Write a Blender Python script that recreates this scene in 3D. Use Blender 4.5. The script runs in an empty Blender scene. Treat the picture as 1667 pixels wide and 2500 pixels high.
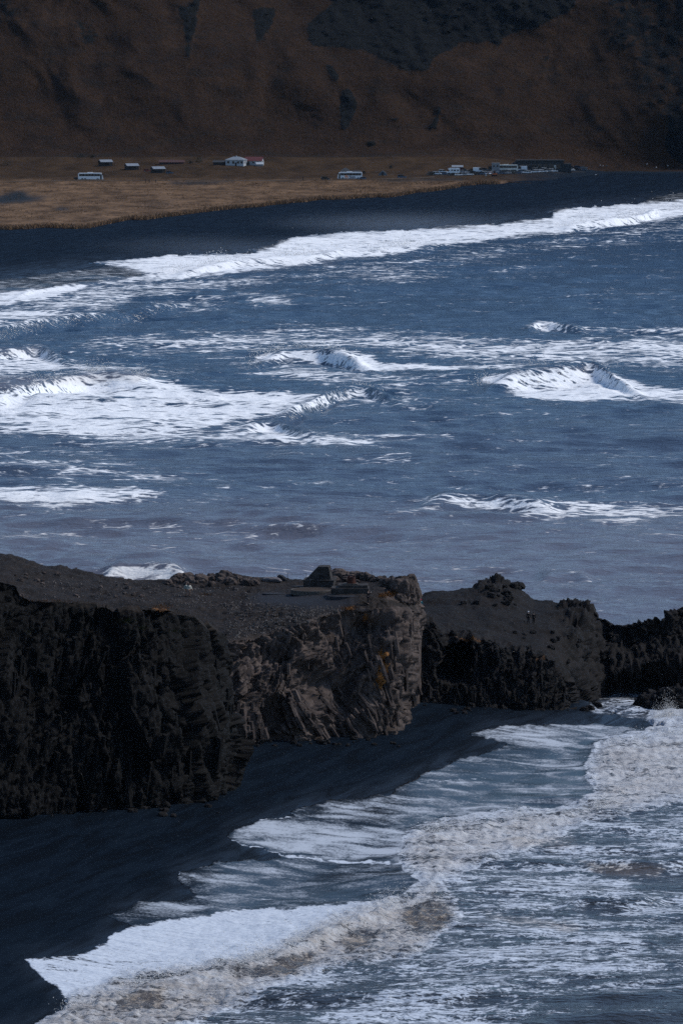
import bpy, bmesh, math, random
import numpy as np
from mathutils import Vector, Matrix
from mathutils.bvhtree import BVHTree

random.seed(7)
rng = np.random.default_rng(7)
sc = bpy.context.scene
COL = sc.collection

# ------------------------------------------------------------------ camera
CAM_H = 95.0                     # camera height above the sea, metres
FPX = 13900.0                    # focal length in pixels of a 1667 x 2500 frame
PITCH = math.atan(1240.0 / FPX)
cd = bpy.data.cameras.new('camera')
cam = bpy.data.objects.new('camera', cd)
COL.objects.link(cam)
cam.location = (0, 0, CAM_H)
cam.rotation_euler = (math.pi / 2 - PITCH, 0, 0)
cd.sensor_fit = 'VERTICAL'
cd.sensor_height = 36.0
cd.lens = 36.0 * FPX / 2500.0
cd.clip_start = 1.0
cd.clip_end = 60000.0
sc.camera = cam

# ------------------------------------------------------------------ sky and sun (overcast, light from ahead and to the right)
SUN_AZ = math.radians(74.0)      # from straight ahead (+Y) towards the right (+X)
SUN_EL = math.radians(46.0)
world = bpy.data.worlds.new('World')
sc.world = world
world.use_nodes = True
wn = world.node_tree
for n in list(wn.nodes):
    wn.nodes.remove(n)
sky_n = wn.nodes.new('ShaderNodeTexSky')
sky_n.sky_type = 'NISHITA'
sky_n.sun_disc = False
sky_n.sun_elevation = SUN_EL
sky_n.sun_rotation = SUN_AZ
sky_n.altitude = 0
sky_n.air_density = 1.0
sky_n.dust_density = 0.15
sky_n.ozone_density = 4.5
bg = wn.nodes.new('ShaderNodeBackground')
bg.inputs['Strength'].default_value = 0.062
wo = wn.nodes.new('ShaderNodeOutputWorld')
wn.links.new(sky_n.outputs[0], bg.inputs[0])
wn.links.new(bg.outputs[0], wo.inputs[0])

sl = bpy.data.lights.new('sun', 'SUN')
sl.energy = 1.5
sl.angle = math.radians(12)
sl.color = (1.0, 0.96, 0.91)
sun = bpy.data.objects.new('sun', sl)
COL.objects.link(sun)
sdir = Vector((math.sin(SUN_AZ) * math.cos(SUN_EL), math.cos(SUN_AZ) * math.cos(SUN_EL), math.sin(SUN_EL)))
sun.rotation_euler = (-sdir).to_track_quat('-Z', 'Y').to_euler()
sun.location = (200, 900, 400)

sc.view_settings.view_transform = 'Standard'
sc.view_settings.look = 'None'
sc.view_settings.gamma = 1.0
sc.view_settings.use_curve_mapping = False
sc.view_settings.exposure = 1.02
sc.cycles.max_bounces = 5
sc.cycles.diffuse_bounces = 2
sc.cycles.glossy_bounces = 3
sc.cycles.volume_bounces = 0
sc.cycles.use_denoising = False
sc.cycles.sample_clamp_direct = 3.0
sc.cycles.sample_clamp_indirect = 2.0

# ------------------------------------------------------------------ numeric helpers
CP, SP = math.cos(PITCH), math.sin(PITCH)

def ray(px, py):
    u = (np.asarray(px, float) - 833.5) / FPX
    v = (np.asarray(py, float) - 1250.0) / FPX
    return u, CP - v * SP, -SP - v * CP          # direction x, y, z

def at_y(px, py, Y):
    dx, dy, dz = ray(px, py)
    t = np.asarray(Y, float) / dy
    return dx * t, np.asarray(Y, float) + 0 * t, CAM_H + dz * t

def at_z(px, py, z):
    dx, dy, dz = ray(px, py)
    t = (np.asarray(z, float) - CAM_H) / dz
    return dx * t, dy * t, np.asarray(z, float) + 0 * t

def project(X, Y, Z):
    d = Y * CP - (Z - CAM_H) * SP
    up = Y * SP + (Z - CAM_H) * CP
    return 833.5 + FPX * X / d, 1250.0 - FPX * up / d

def sstep(a, b, x):
    t = np.clip((x - a) / (b - a), 0, 1)
    return t * t * (3 - 2 * t)

def _h(ix, iy, iz, seed):
    h = (ix.astype(np.int64) * 374761393 + iy.astype(np.int64) * 668265263 + iz.astype(np.int64) * 2147483647 + seed * 1274126177) & 0xFFFFFFFF
    h = ((h ^ (h >> 13)) * 1274126177) & 0xFFFFFFFF
    h = ((h ^ (h >> 16)) * 2246822519) & 0xFFFFFFFF
    return ((h ^ (h >> 15)) & 0xFFFFFF) / float(0x1000000)

_T2, _T3 = {}, {}
def _tab(seed, dim):
    D = _T2 if dim == 2 else _T3
    if seed not in D:
        r = np.random.default_rng(1000 + seed)
        n = 256 if dim == 2 else 48
        t = r.random((n,) * dim, dtype=np.float32)
        D[seed] = np.pad(t, [(0, 1)] * dim, mode='wrap')
    return D[seed]

def _q(f): return f * f * f * (f * (f * 6 - 15) + 10)

def vnoise(x, y, z=0, seed=0):
    if np.ndim(z) == 0:
        x, y = np.broadcast_arrays(np.asarray(x), np.asarray(y))
        t = _tab(seed + 17 * int(z), 2)
        fx0, fy0 = np.floor(x), np.floor(y)
        fx, fy = _q((x - fx0).astype(np.float32)), _q((y - fy0).astype(np.float32))
        ix, iy = fx0.astype(np.int32) & 255, fy0.astype(np.int32) & 255
        a = t[iy, ix]; a = a + (t[iy, ix + 1] - a) * fx
        b = t[iy + 1, ix]; b = b + (t[iy + 1, ix + 1] - b) * fx
        return a + (b - a) * fy
    x, y, z = np.broadcast_arrays(np.asarray(x), np.asarray(y), np.asarray(z))
    t = _tab(seed, 3)
    fl = [np.floor(v) for v in (x, y, z)]
    fx, fy, fz = [_q((v - f).astype(np.float32)) for v, f in zip((x, y, z), fl)]
    ix, iy, iz = [np.mod(f, 48).astype(np.int32) for f in fl]
    r = 0
    for c in (0, 1):
        a = t[iz + c, iy, ix]; a = a + (t[iz + c, iy, ix + 1] - a) * fx
        b = t[iz + c, iy + 1, ix]; b = b + (t[iz + c, iy + 1, ix + 1] - b) * fx
        r = r + (a + (b - a) * fy) * (fz if c else 1 - fz)
    return r

def fbm(x, y, z=0, octv=4, seed=0, gain=0.5):
    r, a, s, f = 0, 1.0, 0, 1.0
    for o in range(octv):
        r = r + a * (vnoise(x * f + 13.7 * o, y * f + 7.3 * o, z if np.ndim(z) == 0 else z * f, seed + o) * 2 - 1)
        s += a; a *= gain; f *= 2.03
    return r / s

def worley(x, y, z, seed=0, tilt=0.0):
    """distance to nearest and second cell centre, cell value; with tilt, the value leans across each cell so cells read as flat facets"""
    x, y, z = np.broadcast_arrays(np.asarray(x, np.float32), np.asarray(y, np.float32), np.asarray(z, np.float32))
    ix, iy, iz = np.floor(x), np.floor(y), np.floor(z)
    f1 = np.full(x.shape, 9.0, np.float32); f2 = np.full(x.shape, 9.0, np.float32); cid = np.zeros(x.shape, np.float32)
    n = 40
    T = [np.random.default_rng(5000 + seed + k).random((n, n, n), dtype=np.float32) for k in range(6 if tilt else 4)]
    for a in (-1, 0, 1):
        jx = ix + a; mx = np.mod(jx, n).astype(np.int32)
        for b in (-1, 0, 1):
            jy = iy + b; my = np.mod(jy, n).astype(np.int32)
            for c in (-1, 0, 1):
                jz = iz + c; mz = np.mod(jz, n).astype(np.int32)
                k = (mx, my, mz)
                ox, oy, oz = jx + T[0][k] - x, jy + T[1][k] - y, jz + T[2][k] - z
                d = np.sqrt(ox * ox + oy * oy + oz * oz)
                near = d < f1
                f2 = np.where(near, f1, np.minimum(f2, d))
                v = T[3][k]
                if tilt: v = v + tilt * ((T[4][k] - .5) * ox + (T[5][k] - .5) * oz)
                cid = np.where(near, v, cid)
                f1 = np.where(near, d, f1)
    return f1, f2, cid

# maps of where foam, wet sand, rock ... lie, drawn as outlines on the ground plane
RX0, RY0, RX1, RY1, RS = -400, -60, 2070, 2760, 2.0
RW, RH = int((RX1 - RX0) / RS), int((RY1 - RY0) / RS)
GX, GY = np.meshgrid(RX0 + (np.arange(RW) + .5) * RS, RY0 + (np.arange(RH) + .5) * RS)

def blur(a, r):
    k = max(1, int(round(r / RS)))
    for _ in range(2):
        for ax in (0, 1):
            p = np.pad(a, [(k + 1, k) if i == ax else (0, 0) for i in (0, 1)], mode='edge')
            c = np.cumsum(p, axis=ax)
            n = a.shape[ax]
            if ax == 0:
                a = (c[2 * k + 1:2 * k + 1 + n] - c[0:n]) / (2 * k + 1)
            else:
                a = (c[:, 2 * k + 1:2 * k + 1 + n] - c[:, 0:n]) / (2 * k + 1)
    return a

def poly_box(pts, pad):
    xs = [p[0] for p in pts]; ys = [p[1] for p in pts]
    return (max(0, int((min(ys) - pad - RY0) / RS) - 1), min(RH, int((max(ys) + pad - RY0) / RS) + 2),
            max(0, int((min(xs) - pad - RX0) / RS) - 1), min(RW, int((max(xs) + pad - RX0) / RS) + 2))

def poly_in(pts, bx):
    i0, i1, j0, j1 = bx
    X, Y = GX[i0:i1, j0:j1], GY[i0:i1, j0:j1]
    ins = np.zeros(X.shape, bool)
    n = len(pts)
    for k in range(n):
        xa, ya = pts[k]; xb, yb = pts[(k + 1) % n]
        if ya == yb:
            continue
        r0, r1 = sorted((ya, yb))
        k0 = max(0, int((r0 - RY0) / RS) - 1 - i0); k1 = min(i1 - i0, int((r1 - RY0) / RS) + 2 - i0)
        if k1 <= k0: continue
        Xs, Ys = X[k0:k1], Y[k0:k1]
        ins[k0:k1] ^= ((ya > Ys) != (yb > Ys)) & (Xs < (xb - xa) * (Ys - ya) / (yb - ya) + xa)
    return ins.astype(float)

def poly_mask(pts):
    m = np.zeros((RH, RW))
    bx = poly_box(pts, 0)
    m[bx[0]:bx[1], bx[2]:bx[3]] = poly_in(pts, bx)
    return m

class Map:
    def __init__(s, v=0.0): s.a = np.full((RH, RW), float(v))
    def add(s, pts, d, soft=4, mode='max'):
        bx = poly_box(pts, soft * 3)
        m = poly_in(pts, bx)
        if soft: m = blur(m, soft)
        v = s.a[bx[0]:bx[1], bx[2]:bx[3]]
        if mode == 'max': np.maximum(v, m * d, out=v)
        elif mode == 'set': v *= (1 - m); v += m * d
        else: v += m * d
        return s
    def line(s, pts, w, d, soft=3):
        pl = [(x, y - w / 2) for x, y in pts] + [(x, y + w / 2) for x, y in reversed(pts)]
        return s.add(pl, d, soft)
    def at(s, px, py):
        x = np.clip((px - RX0) / RS - .5, 0, RW - 1.001); y = np.clip((py - RY0) / RS - .5, 0, RH - 1.001)
        i = np.floor(x).astype(int); j = np.floor(y).astype(int); fx = x - i; fy = y - j
        a = s.a
        return (a[j, i] * (1 - fx) + a[j, i + 1] * fx) * (1 - fy) + (a[j + 1, i] * (1 - fx) + a[j + 1, i + 1] * fx) * fy

# ------------------------------------------------------------------ object helpers
def obj(name, mesh, mat=None, parent=None, label=None, cat=None, group=None, kind=None, smooth=False):
    if mat is not None:
        mesh.materials.clear(); mesh.materials.append(mat)
    if smooth:
        mesh.shade_smooth()
    o = bpy.data.objects.new(name, mesh)
    COL.objects.link(o)
    if parent is not None: o.parent = parent
    tag(o, label, cat, group, kind)
    return o

def tag(o, label=None, cat=None, group=None, kind=None):
    if label: o['label'] = label
    if cat: o['category'] = cat
    if group: o['group'] = group
    if kind: o['kind'] = kind
    return o

def thing(name, loc, rz=0.0, label=None, cat=None, group=None):
    o = bpy.data.objects.new(name, None)
    COL.objects.link(o)
    o.location = loc; o.rotation_euler = (0, 0, rz)
    o.empty_display_size = 0.2
    return tag(o, label, cat, group)

def copy_tree(o, parent=None):
    c = o.copy(); COL.objects.link(c)
    if parent is not None:
        c.parent = parent
        c.matrix_parent_inverse = o.matrix_parent_inverse
    for ch in list(o.children): copy_tree(ch, c)
    return c

def grid_mesh(name, P, attrs=None, smooth=True, quads_extra=None):
    R, C = P.shape[:2]
    me = bpy.data.meshes.new(name)
    V = P.reshape(-1, 3).astype(np.float32)
    a = (np.arange(R - 1)[:, None] * C + np.arange(C - 1)[None, :]).ravel()
    F = np.stack([a, a + 1, a + 1 + C, a + C], 1)
    raw_mesh(me, V, F, attrs)
    if smooth: me.shade_smooth()
    return me

def raw_mesh(me, V, F, attrs=None):
    nf, k = F.shape
    me.vertices.add(len(V)); me.vertices.foreach_set('co', np.ascontiguousarray(V, np.float32).ravel())
    me.loops.add(nf * k); me.loops.foreach_set('vertex_index', np.ascontiguousarray(F, np.int32).ravel())
    me.polygons.add(nf)
    me.polygons.foreach_set('loop_start', np.arange(0, nf * k, k, dtype=np.int32))
    me.polygons.foreach_set('loop_total', np.full(nf, k, np.int32))
    me.update(calc_edges=True)
    for n, v in (attrs or {}).items():
        at = me.attributes.new(n, 'FLOAT', 'POINT')
        at.data.foreach_set('value', np.ascontiguousarray(v, np.float32).ravel())
    return me

def pymesh(name, V, F):
    me = bpy.data.meshes.new(name); me.from_pydata([tuple(v) for v in V], [], F); me.update()
    return me

def bm_mesh(name, bm):
    bmesh.ops.recalc_face_normals(bm, faces=bm.faces[:])
    me = bpy.data.meshes.new(name); bm.to_mesh(me); bm.free()
    return me

def box(bm, x0, x1, y0, y1, z0, z1, bev=0.0):
    r = bmesh.ops.create_cube(bm, size=1.0)
    for v in r['verts']:
        v.co = Vector((x0 + (v.co.x + .5) * (x1 - x0), y0 + (v.co.y + .5) * (y1 - y0), z0 + (v.co.z + .5) * (z1 - z0)))
    if bev:
        es = list({e for v in r['verts'] for e in v.link_edges})
        bmesh.ops.bevel(bm, geom=es, offset=bev, segments=2, affect='EDGES', profile=.6)
    return bm

def box_me(name, *a, bev=0.0):
    bm = bmesh.new(); box(bm, *a, bev=bev); return bm_mesh(name, bm)

def prism(bm, pts, axis, a, b):
    """outline pts (2-D) extruded along axis from a to b"""
    def P(p, t):
        return (t, p[0], p[1]) if axis == 'x' else (p[0], t, p[1]) if axis == 'y' else (p[0], p[1], t)
    va = [bm.verts.new(P(p, a)) for p in pts]; vb = [bm.verts.new(P(p, b)) for p in pts]
    bm.faces.new(va); bm.faces.new(vb[::-1])
    n = len(pts)
    for i in range(n):
        bm.faces.new((va[i], va[(i + 1) % n], vb[(i + 1) % n], vb[i]))
    return bm

def prism_me(name, pts, axis, a, b, bev=0.0):
    bm = bmesh.new(); prism(bm, pts, axis, a, b)
    if bev: bmesh.ops.bevel(bm, geom=bm.edges[:], offset=bev, segments=2, affect='EDGES', profile=.6)
    return bm_mesh(name, bm)

def cyl(bm, c, r, h, axis='z', seg=16, r2=None):
    M = Matrix.Translation(c)
    if axis == 'y': M = M @ Matrix.Rotation(math.pi / 2, 4, 'X')
    if axis == 'x': M = M @ Matrix.Rotation(math.pi / 2, 4, 'Y')
    bmesh.ops.create_cone(bm, cap_ends=True, segments=seg, radius1=r, radius2=r if r2 is None else r2, depth=h, matrix=M)
    return bm

def cyl_me(name, c, r, h, axis='z', seg=16, r2=None):
    bm = bmesh.new(); cyl(bm, c, r, h, axis, seg, r2); return bm_mesh(name, bm)

def tube_me(name, pts, r, seg=6):
    V = []; F = []
    pts = [Vector(p) for p in pts]
    for i, p in enumerate(pts):
        d = (pts[min(i + 1, len(pts) - 1)] - pts[max(i - 1, 0)]).normalized()
        a = d.cross(Vector((0, 0, 1)) if abs(d.z) < .9 else Vector((1, 0, 0))).normalized(); b = d.cross(a)
        for k in range(seg):
            t = 2 * math.pi * k / seg
            V.append(p + a * math.cos(t) * r + b * math.sin(t) * r)
    for i in range(len(pts) - 1):
        for k in range(seg):
            F.append((i * seg + k, i * seg + (k + 1) % seg, (i + 1) * seg + (k + 1) % seg, (i + 1) * seg + k))
    F.append(tuple(range(seg))[::-1]); F.append(tuple(range((len(pts) - 1) * seg, len(pts) * seg)))
    return pymesh(name, V, F)

# ------------------------------------------------------------------ material helpers
class NT:
    def __init__(s, name):
        s.m = bpy.data.materials.new(name); s.m.use_nodes = True
        s.t = s.m.node_tree
        s.b = s.t.nodes['Principled BSDF']
        s.geo = None
    def n(s, kind, **kw):
        nd = s.t.nodes.new('ShaderNode' + kind)
        for k, v in kw.items():
            if k.startswith('i_'):
                key = k[2:]
                nd.inputs[int(key) if key.isdigit() else key].default_value = v
            else: setattr(nd, k, v)
        return nd
    def l(s, a, b): s.t.links.new(a, b)
    def pos(s, scale=(1, 1, 1), obj=False, rot=(0, 0, 0)):
        if obj: src = s.n('TexCoord').outputs['Object']
        else: src = s.n('NewGeometry').outputs['Position']
        mp = s.n('Mapping'); mp.inputs['Scale'].default_value = scale; mp.inputs['Rotation'].default_value = rot
        s.l(src, mp.inputs[0]); return mp.outputs[0]
    def noise(s, vec, scale, detail=4, rough=.55, dist=0.0):
        nd = s.n('TexNoise'); nd.inputs['Scale'].default_value = scale; nd.inputs['Detail'].default_value = detail
        nd.inputs['Roughness'].default_value = rough; nd.inputs['Distortion'].default_value = dist
        s.l(vec, nd.inputs['Vector']); return nd.outputs['Fac']
    def math(s, op, a, b=None, c=None, clamp=False):
        nd = s.n('Math', operation=op, use_clamp=clamp)
        for i, v in enumerate((a, b, c)):
            if v is None: continue
            if isinstance(v, (int, float)): nd.inputs[i].default_value = v
            else: s.l(v, nd.inputs[i])
        return nd.outputs[0]
    def remap(s, v, a, b, c=0.0, d=1.0, smooth=False):
        nd = s.n('MapRange'); nd.interpolation_type = 'SMOOTHSTEP' if smooth else 'LINEAR'
        for i, x in enumerate((v, a, b, c, d)):
            if isinstance(x, (int, float)): nd.inputs[i].default_value = x
            else: s.l(x, nd.inputs[i])
        return nd.outputs[0]
    def mix(s, f, a, b):
        nd = s.n('Mix', data_type='RGBA')
        for sock, v in ((nd.inputs['Factor'], f), (nd.inputs[6], a), (nd.inputs[7], b)):
            if isinstance(v, (int, float)): sock.default_value = v
            elif isinstance(v, tuple): sock.default_value = (*v, 1) if len(v) == 3 else v
            else: s.l(v, sock)
        return nd.outputs[2]
    def attr(s, name): return s.n('Attribute', attribute_name=name).outputs['Fac']
    def bump(s, h, strength=.5, dist=.1, chain=None):
        nd = s.n('Bump'); nd.inputs['Strength'].default_value = strength; nd.inputs['Distance'].default_value = dist
        s.l(h, nd.inputs['Height'])
        if chain is not None: s.l(chain, nd.inputs['Normal'])
        return nd.outputs[0]
    def set(s, **kw):
        names = dict(color='Base Color', rough='Roughness', metal='Metallic', normal='Normal', ior='IOR', spec='Specular IOR Level', alpha='Alpha', trans='Transmission Weight')
        for k, v in kw.items():
            sock = s.b.inputs[names[k]]
            if isinstance(v, (int, float)): sock.default_value = v
            elif isinstance(v, tuple): sock.default_value = (*v, 1)
            else: s.l(v, sock)
        return s.m

def simple(name, col, rough=.6, var=.25, scale=3.0, metal=0.0, spec=.5):
    t = NT(name)
    f = t.noise(t.pos(obj=True), scale, 5, .6)
    c2 = tuple(max(0, c * (1 - var)) for c in col); c1 = tuple(min(1, c * (1 + var)) for c in col)
    return t.set(color=t.mix(t.remap(f, .3, .7), c2, c1), rough=rough, metal=metal, spec=spec)

# ================================================================== THE GROUND
def zline(pts, z):
    x, y, _ = at_z([p[0] for p in pts], [p[1] for p in pts], z)
    return np.array(x), np.array(y)

EX, EY = zline([(-900, 625), (-400, 590), (0, 561), (80, 560), (220, 555), (340, 536), (479, 519), (638, 506), (798, 488), (940, 483), (1047, 468), (1132, 455), (1220, 446), (1330, 438), (1420, 431), (1520, 420), (1667, 409), (2070, 407)], 6.0)
WX, WY = zline([(-900, 790), (-400, 735), (0, 692), (200, 668), (390, 650), (617, 625), (834, 590), (1047, 565), (1206, 553), (1344, 535), (1424, 517), (1667, 497), (2070, 466), (2600, 440)], 0.0)
YF = 3030.0

def y_edge(X): return np.minimum(np.interp(X, EX, EY) + 26 * fbm(X / 13, 0 * X, 0, 4, 33), YF - 20)
def y_water(X): return np.interp(X, WX, WY)

def far_h(X, Y):
    ye, yw = y_edge(X), y_water(X)
    t = (Y - yw) / (ye - yw)
    sand = np.where(t > 0, 6.0 * t, 10.0 * t)
    sand = np.maximum(sand, -6)
    q = np.clip((Y - ye) / np.maximum(2840 - ye, 60), 0, 1)
    right = sstep(60, 150, X)
    foot = 0.00018 * (np.clip(Y - 2840, 0, 190) ** 2 - np.clip(ye - 2840, 0, 190) ** 2) * (1 - .9 * right)
    plain = 6.0 + 1.5 * q * (1 - .4 * right) + foot
    plain = plain + 2.6 * np.exp(-((X + 58) / 30) ** 2 - ((Y - 2955) / 45) ** 2) * sstep(0, 20, Y - ye)
    plain = plain + .45 * fbm(X / 22, Y / 30, 0, 3, 5) * sstep(0, 25, Y - ye)
    z = np.where(Y < ye, sand, plain)
    u = np.maximum(Y - YF, 0)
    z = z + .88 * u - .88 * 20 * (1 - np.exp(-u / 20))
    return z

# the shore below the camera: a straight strand rising away from the sea
SA = np.array((-26.0, 543.0)); SD = np.array((.298, .9546)); SN = np.array((-.9546, .298))
def near_h(X, Y):
    d = (X - SA[0]) * SN[0] + (Y - SA[1]) * SN[1]
    z = np.where(d > 0, .1 * d, .14 * d)
    z = 4.2 - np.log1p(np.exp(np.clip((4.2 - z) * 2.5, -40, 40))) / 2.5          # flattens at the back of the beach
    z = z - 3.5 * sstep(33, 38, X) * sstep(756, 766, Y)
    z = z - 12 * sstep(765, 800, Y) - 6 * sstep(45, 60, X)
    z = z + .10 * fbm(X / 7, Y / 9, 0, 3, 21)
    return np.clip(z, -8, 6)

def near_hit(px, py, lift=0.0):
    """where the line of sight through a pixel meets the near strand"""
    px = np.asarray(px, float); py = np.asarray(py, float)
    z = np.full(np.broadcast(px, py).shape, 2.0)
    for _ in range(25):
        x, y, _z = at_z(px, py, z)
        z = .6 * z + .4 * (near_h(x, y) + lift)
    return at_z(px, py, z)

# ------------------------------------------------------------------ maps of foam, films and silt on the water
FOAM, SPECK, SILT, TURB = Map(.055), Map(0), Map(.04), Map(0)
WET = Map(1.0)
def A(pts, d, soft=4, mode='max'):
    if max(p[1] for p in pts) < 1500 and d < .96: soft = soft * 2.0; d = d * 1.03
    return FOAM.add(pts, d, soft, mode)
# far shore break
far_top = [(-400, 700), (0, 683), (149, 664), (280, 652), (197, 643), (300, 636), (394, 625), (617, 618), (660, 600), (718, 578), (793, 570), (834, 568), (1047, 559), (1206, 548), (1344, 533), (1360, 514), (1424, 506), (1546, 498), (1667, 488), (1800, 478), (2070, 455)]
A([(-400, 745), (0, 716), (40, 708), (150, 699), (372, 671), (303, 655), (260, 650), (197, 643), (300, 636), (394, 625), (500, 624), (617, 617), (672, 600), (718, 578), (793, 570), (834, 568), (1047, 559), (1206, 548), (1344, 533), (1360, 514), (1424, 506), (1546, 498), (1667, 489), (2070, 460),
   (2070, 505), (1667, 528), (1578, 543), (1471, 557), (1365, 570), (1243, 580), (1126, 594), (1062, 598), (993, 614), (920, 628), (834, 632), (665, 655), (558, 668), (479, 678), (393, 686), (239, 694), (130, 728), (0, 745), (-400, 790)], .885, 2)
A([(0, 745), (130, 728), (239, 694), (479, 684), (700, 668), (834, 655), (834, 664), (640, 690), (470, 712), (330, 730), (250, 770), (0, 805), (-400, 850), (-400, 790)], .60, 6)
A([(700, 655), (990, 625), (1130, 606), (1365, 578), (1578, 551), (1800, 520), (1800, 570), (1500, 600), (1250, 625), (1100, 660), (940, 680), (760, 690)], .42, 10)
A([(834, 690), (977, 668), (1100, 665), (1090, 680), (950, 690), (834, 698)], .55, 5)
A([(590, 722), (650, 718), (740, 733), (690, 742), (600, 740)], .72, 4)
A([(350, 738), (480, 724), (580, 728), (560, 750), (370, 762)], .45, 6)
A([(415, 752), (455, 736), (500, 748), (560, 762), (470, 760)], .66, 4)
A([(1180, 640), (1330, 640), (1310, 672), (1200, 678)], .36, 12)
# mid bay
A([(190, 826), (372, 818), (638, 816), (834, 806), (1047, 818), (1259, 832), (1365, 826), (1667, 818), (1800, 815), (1800, 890), (1667, 896), (1365, 884), (1100, 880), (914, 845), (860, 850), (700, 850), (585, 862), (372, 858), (200, 845)], .64, 8)
A([(600, 812), (834, 806), (1000, 815), (1150, 835), (1000, 870), (900, 845), (834, 838), (650, 838)], .78, 10)
A([(604, 889), (638, 864), (691, 856), (771, 856), (834, 869), (892, 874), (940, 888), (1100, 893), (1259, 891), (1280, 899), (1046, 902), (887, 905), (834, 894), (718, 876), (640, 880)], .97, 3)
A([(770, 853), (834, 850), (905, 866), (920, 885), (834, 872)], .9, 4)
A([(1264, 793), (1290, 790), (1323, 782), (1365, 790), (1418, 800), (1667, 801), (1800, 799), (1800, 822), (1667, 814), (1578, 809), (1471, 806), (1344, 806), (1302, 798)], .9, 3)
A([(1169, 931), (1179, 920), (1259, 907), (1365, 901), (1440, 890), (1471, 899), (1525, 922), (1578, 940), (1667, 947), (1850, 950), (1850, 980), (1667, 976), (1471, 973), (1339, 977), (1286, 966), (1227, 945)], .9, 3)
A([(511, 902), (691, 892), (834, 907), (940, 915), (1060, 928), (900, 935), (834, 934), (638, 918)], .74, 5)
A([(834, 908), (1046, 910), (1160, 915), (1120, 945), (900, 940)], .55, 8)
A([(-400, 850), (0, 850), (96, 843), (128, 858), (160, 884), (319, 893), (532, 902), (600, 903), (372, 907), (160, 909), (0, 920), (-400, 930)], .76, 5)
A([(-400, 940), (0, 948), (32, 950), (64, 942), (117, 926), (213, 911), (255, 910), (372, 915), (425, 931), (479, 948), (638, 956), (834, 964), (834, 980), (718, 1006), (558, 1030), (479, 1058), (372, 1064), (213, 1060), (106, 1050), (0, 1036), (-400, 1036)], .86, 5)
A([(-400, 1020), (0, 1030), (300, 1055), (600, 1050), (540, 1085), (300, 1082), (0, 1060), (-400, 1050)], .64, 6)
A([(532, 1044), (665, 1029), (691, 1037), (718, 1058), (834, 1064), (990, 1062), (1080, 1066), (834, 1086), (691, 1084), (540, 1075)], .80, 4)
A([(745, 1000), (780, 975), (834, 953), (887, 947), (930, 958), (945, 985), (860, 990), (790, 992)], .66, 5)
A([(930, 960), (1040, 968), (1070, 995), (960, 995)], .4, 8)
A([(0, 1090), (250, 1110), (400, 1150), (560, 1160), (600, 1180), (350, 1180), (0, 1172), (-400, 1160), (-400, 1090)], .38, 10)
A([(-400, 1190), (0, 1190), (160, 1187), (372, 1195), (425, 1206), (319, 1225), (106, 1234), (0, 1222), (-400, 1222)], .80, 4)
A([(967, 1230), (1047, 1216), (1100, 1206), (1174, 1202), (1259, 1213), (1471, 1227), (1667, 1235), (1850, 1238), (1850, 1256), (1667, 1254), (1525, 1270), (1312, 1262), (1206, 1244), (1110, 1224), (1047, 1226)], .74, 4)
A([(887, 1268), (961, 1250), (1073, 1231), (1085, 1238), (970, 1260)], .66, 3)
for pts, w, d in [([(362, 1287), (470, 1282), (600, 1281), (745, 1278)], 9, .55), ([(0, 1284), (170, 1282), (330, 1279)], 5, .42), ([(0, 1312), (110, 1306), (245, 1308)], 9, .45),
                  ([(520, 1190), (545, 1183), (560, 1190)], 8, .6), ([(640, 1192), (760, 1180), (834, 1172)], 8, .42), ([(834, 1076), (960, 1068), (1110, 1060)], 10, .5),
                  ([(1330, 1186), (1360, 1184)], 6, .55), ([(1360, 1112), (1470, 1103), (1650, 1118)], 8, .4), ([(1340, 1131), (1370, 1128), (1410, 1140)], 6, .45), ([(735, 1390), (800, 1391)], 5, .5), ([(1350, 1398), (1400, 1396)], 7, .6), ([(862, 1384), (885, 1380)], 8, .5),
                  ([(880, 1170), (970, 1176)], 7, .45), ([(1150, 1150), (1290, 1132), (1370, 1130)], 8, .42), ([(834, 1120), (1000, 1128)], 10, .36)]:
    FOAM.line(pts, w, d, 3)
A([(229, 1398), (277, 1381), (330, 1377), (425, 1384), (455, 1396), (441, 1418), (319, 1420)], .82, 3)
SILT.add([(-400, 1180), (300, 1215), (834, 1205), (1200, 1235), (2070, 1210), (2070, 1600), (-400, 1600)], .62, 60)
SILT.add([(-400, 1000), (2070, 1000), (2070, 1300), (-400, 1300)], .22, 80)
SILT.add([(-400, 900), (117, 918), (255, 905), (372, 912), (330, 935), (150, 945), (-400, 960)], .55, 5)
SILT.add([(0, 695), (200, 668), (480, 640), (834, 615), (834, 640), (480, 672), (200, 700), (0, 730)], .35, 10)
SILT.add([(1300, 905), (1440, 892), (1480, 905), (1400, 915)], .4, 5)
SILT.add([(0, 850), (96, 843), (128, 858), (0, 875)], .5, 4)
SILT.add([(229, 1398), (330, 1377), (450, 1390), (340, 1400)], .4, 4)
SILT.add([(604, 889), (638, 864), (771, 856), (834, 866), (700, 872)], .25, 4)

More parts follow.
